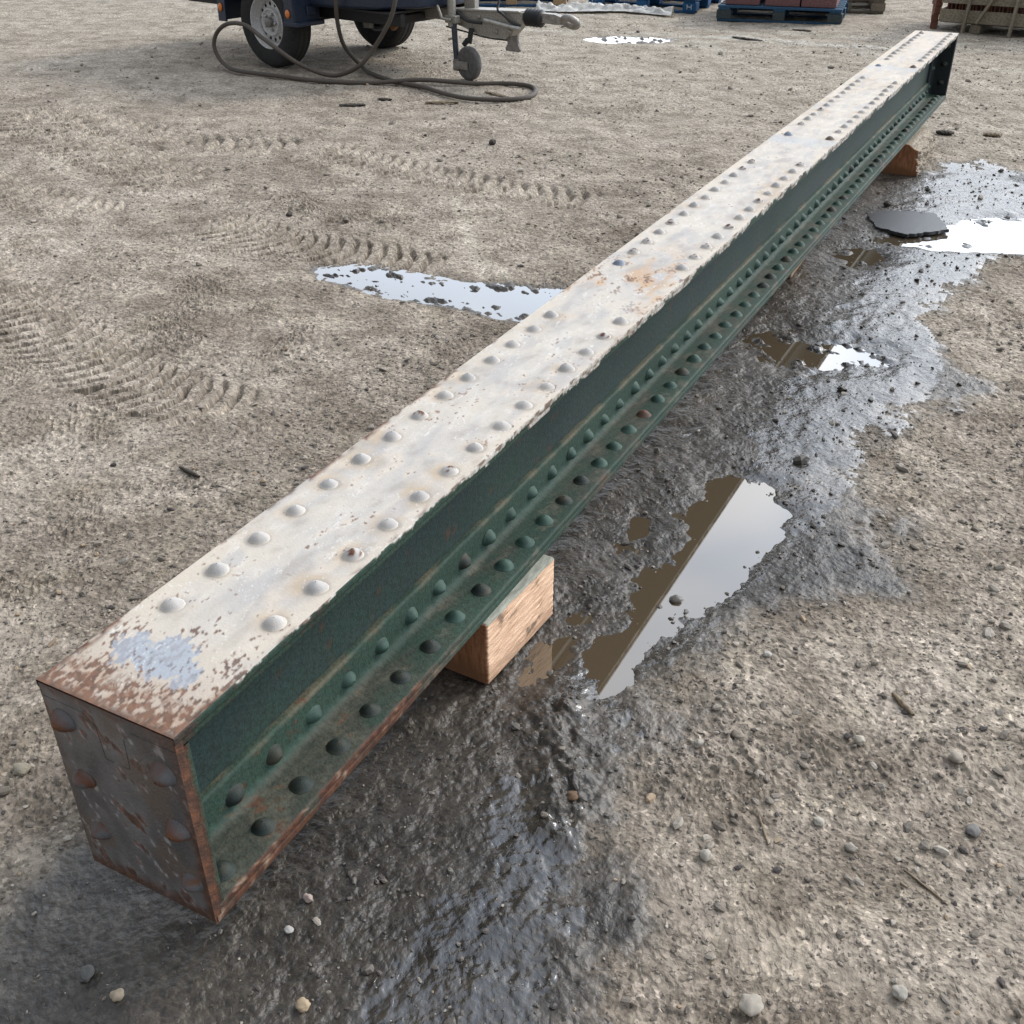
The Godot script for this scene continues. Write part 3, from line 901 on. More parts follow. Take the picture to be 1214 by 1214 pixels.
func rivet_mesh(kind: String, s: int) -> ArrayMesh:
	var n := noise(s, 30.0, 2)
	var b := MB.new()
	var prof := [Vector2(0.0215, -0.001), Vector2(0.0206, 0.0012), Vector2(0.0182, 0.0025), Vector2(0.0158, 0.0066), Vector2(0.0118, 0.0112), Vector2(0.0062, 0.0145), Vector2(0.0012, 0.0156)]
	var seg := 12
	for k in prof.size():
		for q in seg:
			var a := TAU * q / seg
			var r: float = prof[k].x
			var p := Vector3(r * cos(a), prof[k].y, r * sin(a))
			var d := n.get_noise_3dv(p)
			p *= 1.0 + 0.10 * d
			b.v.append(p)
			var c: Color
			var tip := float(k) / prof.size()
			match kind:
				"white":
					c = Color(0.41, 0.375, 0.34).lerp(Color(0.31, 0.295, 0.28), clampf(0.4 + d + 0.2 * tip, 0, 1))
					if s == 3 and k >= 3 and d > 0.0: c = rust(0.3 + d)
					if k <= 1: c = Color(0.46, 0.40, 0.32)
				"blue": c = Color(0.10, 0.115, 0.14).lerp(Color(0.22, 0.25, 0.30), clampf(0.5 + d, 0, 1))
				"brown": c = Color(0.12, 0.085, 0.065)
				"rusty": c = rust(0.3 + 1.5 * d).lerp(Color(0.05, 0.05, 0.05), 0.35)
				"dark": c = Color(0.016, 0.024, 0.020).lerp(Color(0.045, 0.042, 0.030), clampf(0.25 + 1.6 * d, 0, 1))
				"steel": c = Color(0.10, 0.10, 0.105).lerp(rust(0.45), clampf(0.35 + 1.6 * d + tip * 0.3, 0, 1))
				_: c = Color(0.024, 0.050, 0.039).lerp(Color(0.046, 0.084, 0.066), clampf(0.5 + 1.2 * d, 0, 1))
			b.c.append(c)
	for k in prof.size() - 1:
		for q in seg:
			var w := k * seg + q
			var w2 := k * seg + (q + 1) % seg
			b.i.append_array([w, w2, w + seg, w2, w2 + seg, w + seg])
	var m := b.v.size()
	b.v.append(Vector3(0, 0.0148, 0)); b.c.append(b.c[m - 1])
	for q in seg: b.i.append_array([m, m - seg + (q + 1) % seg, m - seg + q])
	return b.mesh(true)

func build_girder() -> void:
	var g := thing("steel_girder", "long riveted steel girder, white on top, green sides, rusty near end", "girder")
	var paint := mat("worn_paint", Color(0.8, 0.79, 0.77), 0.62, 0.0, 0.4, 0.025, 9.0, false)
	paint.roughness_texture = T_grime
	paint.roughness = 0.8
	var gp := mat("green_paint", Color(1, 1, 1), 0.72, 0.0, 0.4, 0.06, 9.0, false)
	gp.albedo_texture = T_grime
	var steel := mat("rusty_steel", Color(1, 1, 1), 0.55, 0.0, 0.6, 0.08, 7.0, false)
	var U := TOP - GH
	rivet_rows()
	# top plate with its bevelled rim
	var b := MB.new()
	for z in [[0.0, 1.3, 520, 100], [1.3, 3.2, 460, 64], [3.2, GL, 420, 44]]:
		b.grid(z[3], z[2], func(u: float, v: float) -> Vector3: return Vector3(lerpf(0.0015, GW - 0.0015, u), TOP, -lerpf(z[0], z[1], v)), top_color)
	obj("top_flange", b.mesh(), paint, g)
	b = MB.new()
	strip(b, dense([Vector2(GW - 0.0015, GH), Vector2(GW, GH - 0.0015), Vector2(GW, GH - 0.012), Vector2(GW - 0.003, GH - 0.0125), Vector2(GW - 0.003, GH - 0.0255), Vector2(GW - 0.005, GH - 0.0265)], 0.003), 0.0, 2.4, 1000, edge_color)
	strip(b, dense([Vector2(GW - 0.0015, GH), Vector2(GW, GH - 0.0015), Vector2(GW, GH - 0.012), Vector2(GW - 0.003, GH - 0.0125), Vector2(GW - 0.003, GH - 0.0255), Vector2(GW - 0.005, GH - 0.0265)], 0.004), 2.4, GL, 900, edge_color)
	strip(b, [Vector2(GW - 0.005, GH - 0.0265), Vector2(0.17, GH - 0.0265), Vector2(0.150, GH - 0.045), Vector2(0.147, GH - 0.103), Vector2(0.132, GH - 0.104)], 0.0, GL, 120, web_color)
	strip(b, [Vector2(0.0015, GH), Vector2(0.0, GH - 0.0015), Vector2(0.0, GH - 0.012), Vector2(0.003, GH - 0.0125), Vector2(0.003, GH - 0.0265), Vector2(0.079, GH - 0.0265), Vector2(0.099, GH - 0.045), Vector2(0.102, GH - 0.103), Vector2(0.117, GH - 0.104)], 0.0, GL, 160, web_color)
	obj("upper_angle", b.mesh(), gp, g)
	b = MB.new()
	strip(b, dense([Vector2(0.133, GH - 0.03), Vector2(0.133, 0.03)], 0.012), 0.012, GL - 0.012, 500, web_color)
	strip(b, dense([Vector2(0.116, GH - 0.03), Vector2(0.116, 0.03)], 0.03), 0.012, GL - 0.012, 100, web_color)
	obj("web", b.mesh(), gp, g)
	# lower angles with a rounded root
	for side in 2:
		var prof := [Vector2(0.246, 0.0125), Vector2(0.2462, 0.022), Vector2(0.2445, 0.0245), Vector2(0.241, 0.0255)]
		prof.append_array([Vector2(0.166, 0.027)])
		for k in range(1, 6):
			var an := PI / 2 * k / 6.0
			prof.append(Vector2(0.166 - 0.018 * sin(an), 0.045 - 0.018 * cos(an)))
		prof.append_array([Vector2(0.148, 0.045), Vector2(0.1475, 0.098), Vector2(0.1455, 0.1015), Vector2(0.142, 0.1025), Vector2(0.1332, 0.103)])
		prof = dense(prof, 0.007)
		if side == 1:
			for k in prof.size(): prof[k] = Vector2(0.249 - prof[k].x, prof[k].y)
		b = MB.new()
		strip(b, prof, 0.012, GL - 0.012, 900 if side == 0 else 120, low_color)
		obj("lower_angle", b.mesh(), gp, g)
	b = MB.new()
	strip(b, dense([Vector2(0.0, 0.0), Vector2(0.0, 0.012), Vector2(0.05, 0.0123), Vector2(0.247, 0.0123), Vector2(GW, 0.0115), Vector2(GW, 0.001), Vector2(GW - 0.001, 0.0), Vector2(0.0, 0.0)], 0.02), 0.004, GL - 0.004, 700, low_color)
	obj("bottom_flange", b.mesh(), gp, g)
	# end plates, each on a pair of upright angles
	for e in 2:
		var yy := 0.0 if e == 0 else GL
		var sg := 1.0 if e == 0 else -1.0
		b = MB.new()
		var ya := yy + sg * 0.0005
		var yb := yy + sg * 0.0125
		var cf := end_color
		if e == 1: cf = func(p: Vector3, _u := 0.0, _v := 0.0) -> Color: return Color(0.022, 0.027, 0.034).lerp(Color(0.045, 0.05, 0.055), 0.5 + nB.get_noise_2d(p.x * 20.0, p.y * 20.0))
		b.grid(90, 120, func(u: float, v: float) -> Vector3: return Vector3(lerpf(0.002, GW - 0.002, u), lerpf(U + 0.002, TOP - 0.0045, v), -ya), cf)
		b.grid(20, 30, func(u: float, v: float) -> Vector3: return Vector3(lerpf(0.0, GW, u), lerpf(U, TOP - 0.003, v), -yb), cf)
		for s in 4:
			b.grid(2, 90, func(u: float, v: float) -> Vector3:
				var y := lerpf(ya, yb, u)
				var ins := 0.002 * (1.0 - u)
				if s == 0: return Vector3(GW - ins, lerpf(U, TOP - 0.003, v), -y)
				if s == 1: return Vector3(ins, lerpf(U, TOP - 0.003, v), -y)
				if s == 2: return Vector3(lerpf(0.0, GW, v), U + ins, -y)
				return Vector3(lerpf(0.0, GW, v), TOP - 0.003 - ins, -y),
				func(p: Vector3, _u := 0.0, _v := 0.0) -> Color: return rust(0.2 + 1.2 * nC.get_noise_3d(p.x * 50.0, p.y * 50.0, p.z * 50.0)) if e == 0 else Color(0.03, 0.035, 0.04))
		obj("end_plate", b.mesh(), steel, g)
		for s in 2:
			b = MB.new()
			var x0 := 0.1335 if s == 0 else 0.1155
			var x1 := 0.2465 if s == 0 else 0.0025
			var sx := signf(x1 - x0)
			b.grid(14, 50, func(u: float, v: float) -> Vector3:
				# across the leg on the plate, round its root, along the leg on the web
				var pts := [Vector2(x1, 0.013), Vector2(x1, 0.024), Vector2(x1 - sx * 0.002, 0.026), Vector2(x0 + sx * 0.03, 0.0265), Vector2(x0 + sx * 0.018, 0.032), Vector2(x0 + sx * 0.0135, 0.045), Vector2(x0 + sx * 0.013, 0.10), Vector2(x0, 0.102)]
				var t := u * 7.0
				var k := mini(int(t), 6)
				var q: Vector2 = (pts[k] as Vector2).lerp(pts[k + 1], t - k)
				return Vector3(q.x, lerpf(U + 0.0275, TOP - 0.027, v), -(yy + sg * q.y)),
				func(p: Vector3, u := 0.0, _v := 0.0) -> Color:
					var cc := green(p, 0.0)
					var bb := nB.get_noise_3d(p.x * 20.0, p.y * 20.0, p.z * 20.0)
					if u < 0.12 and e == 0: return cc.lerp(rust(0.4 + bb), smoothstep(0.12, 0.03, u + 0.1 * bb))
					return cc if e == 0 else Color(0.02, 0.028, 0.034))
			obj("end_angle", b.mesh(), gp, g)
	# rivets
	var rm := mat("rivet_paint", Color(1, 1, 1), 0.68, 0.0, 0.4, 0.05, 20.0, false)
	var kinds := {}
	for k in ["white", "blue", "brown", "green", "dark", "rusty", "steel"]:
		kinds[k] = []
		for s in 6: kinds[k].append(rivet_mesh(k, s + 1))
	var rng := RandomNumberGenerator.new()
	rng.seed = 4
	var put_rivet := func(kind: String, p: Vector3, up: Vector3, sc := 1.0) -> void:
		var z := up.cross(Vector3(0.3, 0.21, 0.93)).normalized()
		var bs := Basis(up.cross(z), up, z) * Basis(Vector3.UP, rng.randf() * TAU) * Basis(Vector3.RIGHT, rng.randfn() * 0.03)
		obj("rivet", kinds[kind][rng.randi() % 6], rm, g, Transform3D(bs.scaled(Vector3(1.0, rng.randf_range(0.72, 0.95), 1.0) * sc * rng.randf_range(0.82, 0.93)), p + Vector3(rng.randfn(), 0, rng.randfn()) * 0.0012))
	for side in 2:
		var x: float = [0.048, 0.2135][side]
		var ys: PackedFloat32Array = top_rows[side]
		for y in ys:
			var kind := "white"
			if absf(y - 3.605) < 0.01: kind = ["blue", "brown"][side]
			if absf(y - 5.29) < 0.04: kind = ["blue", "brown"][side]
			if y > 1.9 and y < 1.97 and side == 0: kind = "blue"
			put_rivet.call(kind, Vector3(x + (0.004 if y > 4.0 else 0.0), TOP - 0.0005, -y), Vector3.UP)
	var yb2 := 0.063
	while yb2 < GL - 0.06:
		var kind := "dark" if yb2 < 0.7 or rng.randf() < 0.35 else "green"
		if yb2 < 0.3 and rng.randf() < 0.2: kind = "rusty"
		if absf(yb2 - 1.77) < 0.06: kind = "rusty"
		put_rivet.call(kind, Vector3(0.2085, U + 0.026, -yb2), Vector3.UP, 1.15)
		yb2 += 0.0 + (0.0955 if yb2 < 0.1 else 0.1005)
	var yv := 0.168
	while yv < GL - 0.1:
		put_rivet.call("dark" if rng.randf() < 0.18 or yv < 0.2 else "green", Vector3(0.1475, U + 0.0575, -yv), Vector3.RIGHT, 1.15)
		yv += 0.1045
	for q in [[0.037, 0.06], [0.043, 0.17], [0.045, 0.278], [0.213, 0.08], [0.217, 0.186], [0.217, 0.295]]:
		put_rivet.call("steel", Vector3(q[0], TOP - q[1], -0.0005), Vector3.BACK, 1.15)
	for q in [0.07, 0.17, 0.275]:
		put_rivet.call("dark", Vector3(0.205, TOP - q, -(GL - 0.0262)), Vector3.BACK, 1.1)
		put_rivet.call("green", Vector3(0.147, TOP - q - 0.02, -(GL - 0.07)), Vector3.RIGHT)
	# the hidden side's rivets, joined
	var rest := MB.new()
	var rb: ArrayMesh = kinds["green"][0]
	var ra := rb.surface_get_arrays(0)
	for row in 2:
		for k in 64:
			var xf := Transform3D(Basis(), Vector3(0.0405, U + 0.026, -(0.065 + 0.1005 * k)))
			if row == 1: xf = Transform3D(Basis(Vector3.UP, Vector3.LEFT, Vector3.BACK), Vector3(0.1015, U + 0.0575, -(0.165 + 0.0995 * k)))
			var base := rest.v.size()
			for p in ra[Mesh.ARRAY_VERTEX]: rest.v.append(xf * p)
			rest.c.append_array(ra[Mesh.ARRAY_COLOR])
			for n in ra[Mesh.ARRAY_INDEX]: rest.i.append(base + n)
	var ro := obj("rivets", rest.mesh(), rm, g)
	ro.set_meta("kind", "stuff")

# ---------------------------------------------------------------- timber under the girder
func wood_block(called: String, label: String, size: Vector3, xf: Transform3D, pale: Color, endc: Color, wane: bool, seed_: int) -> void:
	# grain runs along z; the z ends are end grain
	var n1 := noise(seed_, 1.0, 4)
	var b := MB.new()
	for a in 6:
		var res := 90 if a in [1, 3, 5] else 16
		b.grid(res, res, func(u: float, v: float) -> Vector3:
			var s := -1.0 if a % 2 == 0 else 1.0
			var p := Vector3(s, u * 2.0 - 1.0, v * 2.0 - 1.0)
			if a / 2 == 1: p = Vector3(u * 2.0 - 1.0, s, v * 2.0 - 1.0)
			if a / 2 == 2: p = Vector3(u * 2.0 - 1.0, v * 2.0 - 1.0, s)
			var q := p * size * 0.5
			# worn arrises
			for c in 3:
				for d in 3:
					if c != d: q[c] -= signf(p[c]) * 0.002 * smoothstep(0.97, 1.0, absf(p[d])) * smoothstep(0.97, 1.0, absf(p[c]))
			q += Vector3(1, 1, 0.4) * 0.0018 * n1.get_noise_3d(q.x * 90.0, q.y * 90.0, q.z * 14.0)
			if wane and p.x > 0.5: q.y -= 0.035 * smoothstep(0.5, 1.0, p.x) * smoothstep(0.0, 1.0, p.y)
			if wane and p.x > 0.5: q.x -= 0.03 * (0.3 + 0.8 * n1.get_noise_3d(1.0, q.y * 24.0, q.z * 5.0) + 0.5 * n1.get_noise_3d(5.0, q.y * 60.0, q.z * 20.0)) * smoothstep(0.5, 1.0, p.x)
			return q,
			func(p: Vector3, _u: float, _v: float) -> Color:
				var ends := smoothstep(size.z * 0.5 - 0.004, size.z * 0.5 - 0.001, absf(p.z))
				var gr := n1.get_noise_3d(p.x * 110.0, p.y * 110.0 + p.z * 22.0, p.z * 5.0)
				var bl := n1.get_noise_3d(p.x * 12.0, p.y * 12.0, p.z * 10.0)
				var c := pale.lerp(pale * Color(0.6, 0.48, 0.4), clampf(0.2 + 0.7 * gr + 0.35 * bl + 0.12 * sin(p.y * 500.0 + p.z * 90.0 + 9.0 * bl), 0.0, 1.0))
				c = c.lerp(Color(0.09, 0.07, 0.055), 0.75 * smoothstep(0.34, 0.55, bl + 0.3 * gr))
				var g2 := n1.get_noise_3d(p.x * 130.0, p.y * 16.0, p.z * 10.0)
				c = c.lerp(endc.lerp(endc * Color(0.5, 0.42, 0.38), clampf(0.4 + g2, 0.0, 1.0)), ends)
				# damp foot
				c = c.lerp(Color(0.16, 0.075, 0.035), smoothstep(-size.y * 0.5 + 0.055, -size.y * 0.5 + 0.01, p.y + 0.02 * bl + 0.012 * gr + (p.x - size.x * 0.5) * 0.1) * (0.85 if ends > 0.5 or p.x < size.x * 0.5 - 0.003 else 0.45))
				if p.y > size.y * 0.5 - 0.004 and ends < 0.5: c = (Color(0.19, 0.155, 0.11) if wane else Color(0.25, 0.25, 0.205)) * (1.0 + 0.5 * gr)
				if wane and p.x > size.x * 0.5 - 0.075 and ends < 0.5 and p.y < size.y * 0.5 - 0.004: c = Color(0.16, 0.125, 0.09).lerp(Color(0.33, 0.28, 0.21), clampf(0.5 + 1.6 * gr, 0.0, 1.0))
				return c)
	var o := obj(called, b.mesh(), mat("sawn_wood", Color(1, 1, 1), 0.8, 0.0, 0.35, 0.05, 12.0, false), self, xf)
	tag(o, label, "timber block")

# ---------------------------------------------------------------- trailer
func build_trailer() -> void:
	var t := thing("trailer", "dark blue towed trailer with steel wheels, jockey wheel and grey towing eye", "trailer", Vector3(-4.59, 0, -6.985), -0.193)
	var navy := mat("navy_paint", Color(0.018, 0.030, 0.058), 0.42, 0.0, 0.5, 0.04, 5.0)
	var black := mat("black_steel", Color(0.018, 0.018, 0.019), 0.6, 0.0, 0.5, 0.06, 6.0)
	var rubber := mat("dusty_rubber", Color(0.040, 0.038, 0.036), 0.85, 0.0, 0.4, 0.05, 8.0)
	var galv := mat("dusty_galvanised_steel", Color(0.36, 0.34, 0.30), 0.5, 0.25, 0.5, 0.05, 8.0)
	var silver := mat("wheel_paint", Color(0.66, 0.66, 0.66), 0.4, 0.1, 0.5, 0.02, 8.0)
	var amber := mat("amber_plastic", Color(0.62, 0.17, 0.03), 0.3, 0.0, 0.5, 0.0, 4.0, false)
	# body: a rounded hood
	var b := MB.new()
	var outline := func(s: float, ins: float) -> Vector2:
		# plan outline of the hood, s 0..1
		var pts := [Vector2(-1.35, -0.56), Vector2(0.7, -0.56), Vector2(1.05, -0.50), Vector2(1.28, -0.30), Vector2(1.36, 0.0), Vector2(1.28, 0.30), Vector2(1.05, 0.50), Vector2(0.7, 0.56), Vector2(-1.35, 0.56), Vector2(-1.45, 0.45), Vector2(-1.45, -0.45)]
		var u := s * pts.size()
		var k := int(u) % pts.size()
		var q: Vector2 = (pts[k] as Vector2).lerp(pts[(k + 1) % pts.size()], u - floor(u))
		return q * (1.0 - ins)
	var lev := [[0.455, 0.04], [0.462, 0.01], [0.48, 0.0], [0.70, -0.01], [1.0, 0.01], [1.18, 0.05], [1.26, 0.12], [1.29, 0.3], [1.3, 0.95]]
	b.grid(66, lev.size() - 1, func(u: float, v: float) -> Vector3:
		var k := int(round(v * (lev.size() - 1)))
		var q: Vector2 = outline.call(u, lev[k][1])
		return Vector3(q.x, lev[k][0] + 0.02 * (q.x - 0.3), q.y))
	obj("body", b.mesh(), navy, t)
	b = MB.new()
	b.prism(PackedVector2Array([Vector2(-1.4, 0.45), Vector2(1.15, 0.45), Vector2(1.15, 0.46), Vector2(-1.4, 0.46)]), -0.5, 0.5)
	for z in [-0.36, 0.36]:
		b.box(Vector3(-0.1, 0.40, z), Vector3(2.5, 0.085, 0.05))
	for x in [-1.2, -0.5, 0.45, 1.05]:
		b.box(Vector3(x, 0.39, 0), Vector3(0.06, 0.06, 0.72))
	obj("chassis", b.mesh(false), black, t)
	b = MB.new()
	b.tube([Vector3(0, 0.33, -0.46), Vector3(0, 0.33, 0.46)], 0.045, 12)
	for z in [-0.4, 0.4]:
		b.bar(Vector3(0.02, 0.33, z), Vector3(-0.22, 0.36, z), 0.05, 0.07)
	obj("axle", b.mesh(false), black, t)
	b = MB.new()
	b.box(Vector3(0.62, 0.36, 0.2), Vector3(0.07, 0.14, 0.05))
	b.box(Vector3(0.74, 0.375, 0.16), Vector3(0.05, 0.11, 0.05))
	obj("bracket", b.mesh(false), mat("grey_bracket", Color(0.26, 0.25, 0.23), 0.7), t)
	b = MB.new()
	b.bar(Vector3(0.86, 0.40, 0.22), Vector3(0.93, 0.31, 0.22), 0.05, 0.05)
	obj("clip", b.mesh(false), mat("rusty_clip", Color(0.22, 0.11, 0.04), 0.8), t)
	# wheels
	for side in [1.0, -1.0]:
		var w := obj("wheel", tyre_mesh(), rubber, t, Transform3D(Basis(Vector3.RIGHT, PI / 2 * side) * Basis(Vector3.UP, 0.3), Vector3(0.0, 0.325, 0.585 * side)))
		obj("rim", rim_mesh(), silver, w)
		var hub := MB.new()
		hub.lathe([Vector2(0.036, 0.0), Vector2(0.036, 0.042), Vector2(0.032, 0.048), Vector2(0.0, 0.05)], 20, Transform3D(Basis(), Vector3(0, 0.035, 0)))
		obj("hub_cap", hub.mesh(), mat("hub_steel", Color(0.26, 0.25, 0.24), 0.5, 0.3), w)
		for k in 5:
			var nb := MB.new()
			nb.lathe([Vector2(0.0125, 0.0), Vector2(0.0125, 0.016), Vector2(0.009, 0.021), Vector2(0.0, 0.022)], 6)
			obj("wheel_nut", nb.mesh(false), mat("nut_steel", Color(0.5, 0.5, 0.5), 0.35, 0.6), w, Transform3D(Basis(), Vector3(cos(TAU * k / 5 + 0.4) * 0.058, 0.046, sin(TAU * k / 5 + 0.4) * 0.058)))
		# mudguard
		var m := MB.new()
		var arc := [Vector2(-0.51, 0.305), Vector2(-0.50, 0.50), Vector2(-0.45, 0.64), Vector2(-0.34, 0.72), Vector2(0.20, 0.72), Vector2(0.31, 0.66), Vector2(0.37, 0.53), Vector2(0.385, 0.335)]
		for k in arc.size() - 1:
			var p: Vector2 = arc[k]; var q: Vector2 = arc[k + 1]
			m.bar(Vector3(p.x, p.y, 0.595 * side), Vector3(q.x, q.y, 0.595 * side), 0.25, 0.012)
		m.prism(PackedVector2Array([Vector2(0.27, 0.34), Vector2(0.385, 0.34), Vector2(0.375, 0.53), Vector2(0.31, 0.66), Vector2(0.2, 0.72), Vector2(0.12, 0.72), Vector2(0.24, 0.60), Vector2(0.29, 0.48)]), 0.715 * side, 0.73 * side)
		m.prism(PackedVector2Array([Vector2(-0.51, 0.305), Vector2(-0.42, 0.305), Vector2(-0.41, 0.5), Vector2(-0.34, 0.62), Vector2(-0.22, 0.70), Vector2(-0.34, 0.72), Vector2(-0.45, 0.64), Vector2(-0.50, 0.50)]), 0.715 * side, 0.73 * side)
		m.box(Vector3(0.40, 0.345, 0.60 * side), Vector3(0.06, 0.03, 0.27))
		m.box(Vector3(0.345, 0.345, 0.71 * side), Vector3(0.15, 0.03, 0.06))
		m.box(Vector3(0.394, 0.43, 0.56 * side), Vector3(0.012, 0.06, 0.09))
		obj("mudguard", m.mesh(false), navy, t)
		for q in [Vector3(0.325, 0.415, 0.732), Vector3(-0.465, 0.405, 0.732)]:
			var r := MB.new()
			r.lathe([Vector2(0.026, 0.0), Vector2(0.026, 0.006), Vector2(0.02, 0.012), Vector2(0.0, 0.013)], 16)
			obj("reflector", r.mesh(), amber, t, Transform3D(Basis(Vector3.RIGHT, PI / 2 * side).scaled(Vector3(0.8, 1.15, 1)), Vector3(q.x, q.y, q.z * side)))
	# drawbar
	b = MB.new()
	b.prism(PackedVector2Array([Vector2(1.30, 0.385), Vector2(1.36, 0.46), Vector2(1.95, 0.487), Vector2(2.01, 0.485), Vector2(2.01, 0.435), Vector2(1.86, 0.300), Vector2(1.62, 0.306), Vector2(1.46, 0.35)]), -0.06, 0.06)
	b.box(Vector3(1.68, 0.474, 0.0), Vector3(0.62, 0.014, 0.14), 0.003, Basis(Vector3.BACK, 0.045))
	b.box(Vector3(1.15, 0.42, 0.0), Vector3(0.5, 0.08, 0.10))
	b.box(Vector3(1.48, 0.52, -0.02), Vector3(0.10, 0.11, 0.05))
	obj("drawbar", b.mesh(false), galv, t)
	b = MB.new()
	b.prism(PackedVector2Array([Vector2(1.85, 0.31), Vector2(1.95, 0.335), Vector2(1.955, 0.27), Vector2(1.975, 0.235), Vector2(1.965, 0.222), Vector2(1.845, 0.222), Vector2(1.84, 0.24), Vector2(1.86, 0.27)]), 0.02, 0.035)
	obj("hanging_plate", b.mesh(false), mat("grey_plate", Color(0.25, 0.23, 0.21), 0.7), t)
	for q in [[1.74, 0.405], [1.90, 0.355], [1.78, 0.345], [1.62, 0.43]]:
		var bo := MB.new()
		bo.lathe([Vector2(0.016, 0.0), Vector2(0.016, 0.009), Vector2(0.01, 0.013), Vector2(0.0, 0.014)], 8)
		obj("bolt", bo.mesh(), galv, t, Transform3D(Basis(Vector3.RIGHT, PI / 2), Vector3(q[0], q[1], 0.061)))
	b = MB.new()
	b.tube([Vector3(1.68, 0.415, 0.075), Vector3(2.0, 0.385, 0.075)], 0.013, 8)
	obj("rod", b.mesh(), mat("bright_rod", Color(0.6, 0.6, 0.58), 0.35, 0.4), t)
	b = MB.new()
	var prof := []
	for k in 13: prof.append(Vector2(0.048 + 0.011 * cos(k * PI), 1.99 + k * 0.0145) if k > 0 and k < 12 else Vector2(0.03, 1.99 + k * 0.0145))
	b.lathe(prof, 20)
	obj("bellows", b.mesh(), mat("black_rubber_boot", Color(0.022, 0.022, 0.024), 0.55), t, Transform3D(Basis(Vector3.BACK, -PI / 2), Vector3(0, 0.452, 0)))
	b = MB.new()
	b.prism(PackedVector2Array([Vector2(2.14, 0.43), Vector2(2.14, 0.49), Vector2(2.27, 0.49), Vector2(2.33, 0.475), Vector2(2.33, 0.43), Vector2(2.27, 0.425)]), -0.026, 0.026)
	var ring := []
	for k in 29:
		var a := TAU * k / 28
		ring.append(Vector3(2.385 + 0.052 * cos(a), 0.45 + 0.034 * sin(a) * 0.9, 0.052 * sin(a) * 0.75))
	b.tube(ring, 0.024, 10)
	obj("towing_eye", b.mesh(), mat("worn_steel", Color(0.33, 0.31, 0.28), 0.45, 0.3), t)
	b = MB.new()
	b.tube([Vector3(1.36, 0.46, 0.07), Vector3(1.44, 0.44, 0.08), Vector3(1.53, 0.40, 0.09), Vector3(1.66, 0.395, 0.085)], 0.011, 8, Color.WHITE, 5)
	b.tube([Vector3(1.78, 0.70, 0.02), Vector3(1.79, 0.56, 0.04), Vector3(1.80, 0.49, 0.07), Vector3(1.86, 0.47, 0.09), Vector3(1.93, 0.42, 0.08), Vector3(2.0, 0.40, 0.06)], 0.009, 8, Color.WHITE, 5)
	b.tube([Vector3(1.2, 0.32, -0.05), Vector3(1.5, 0.31, 0.03), Vector3(1.7, 0.295, 0.05), Vector3(1.9, 0.29, 0.02)], 0.006, 6, Color.WHITE, 4)
	obj("cable", b.mesh(), mat("black_cable", Color(0.02, 0.02, 0.022), 0.5), t)
	b = MB.new()
	b.bar(Vector3(1.56, 0.35, 0.08), Vector3(1.545, 0.25, 0.09), 0.035, 0.035)
	b.bar(Vector3(1.545, 0.28, 0.1), Vector3(1.50, 0.235, 0.1), 0.03, 0.03)
	obj("plug", b.mesh(false), black, t)
	# jockey wheel
	var j := MB.new()
	j.tube([Vector3(1.41, 0.36, 0.12), Vector3(1.405, 0.85, 0.12)], 0.03, 16)
	j.box(Vector3(1.415, 0.405, 0.10), Vector3(0.10, 0.05, 0.10))
	var jo := obj("jockey_wheel", j.mesh(false), galv, t)
	j = MB.new()
	j.tube([Vector3(1.30, 0.50, 0.16), Vector3(1.355, 0.41, 0.17), Vector3(1.44, 0.405, 0.175)], 0.011, 8)
	obj("clamp_handle", j.mesh(), galv, jo)
	j = MB.new()
	j.tube([Vector3(1.425, 0.40, 0.12), Vector3(1.445, 0.11, 0.12)], 0.021, 14)
	obj("stem", j.mesh(), mat("blued_steel", Color(0.06, 0.075, 0.10), 0.3, 0.4), jo)
	j = MB.new()
	j.box(Vector3(1.455, 0.10, 0.125), Vector3(0.05, 0.08, 0.05))
	j.box(Vector3(1.51, 0.105, 0.155), Vector3(0.14, 0.055, 0.008))
	j.box(Vector3(1.51, 0.105, 0.085), Vector3(0.14, 0.055, 0.008))
	obj("fork", j.mesh(false), mat("fork_steel", Color(0.27, 0.25, 0.22), 0.6), jo)
	j = MB.new()
	j.lathe([Vector2(0.03, -0.026), Vector2(0.055, -0.03), Vector2(0.07, -0.022), Vector2(0.085, -0.028), Vector2(0.108, -0.026), Vector2(0.116, -0.014), Vector2(0.117, 0.0), Vector2(0.116, 0.014), Vector2(0.108, 0.026), Vector2(0.085, 0.028), Vector2(0.07, 0.022), Vector2(0.055, 0.03), Vector2(0.03, 0.026), Vector2(0.0, 0.026)], 32)
	obj("small_tyre", j.mesh(), mat("grey_rubber", Color(0.13, 0.125, 0.12), 0.8), jo, Transform3D(Basis(Vector3.UP, -0.12) * Basis(Vector3.RIGHT, PI / 2), Vector3(1.565, 0.119, 0.12)))

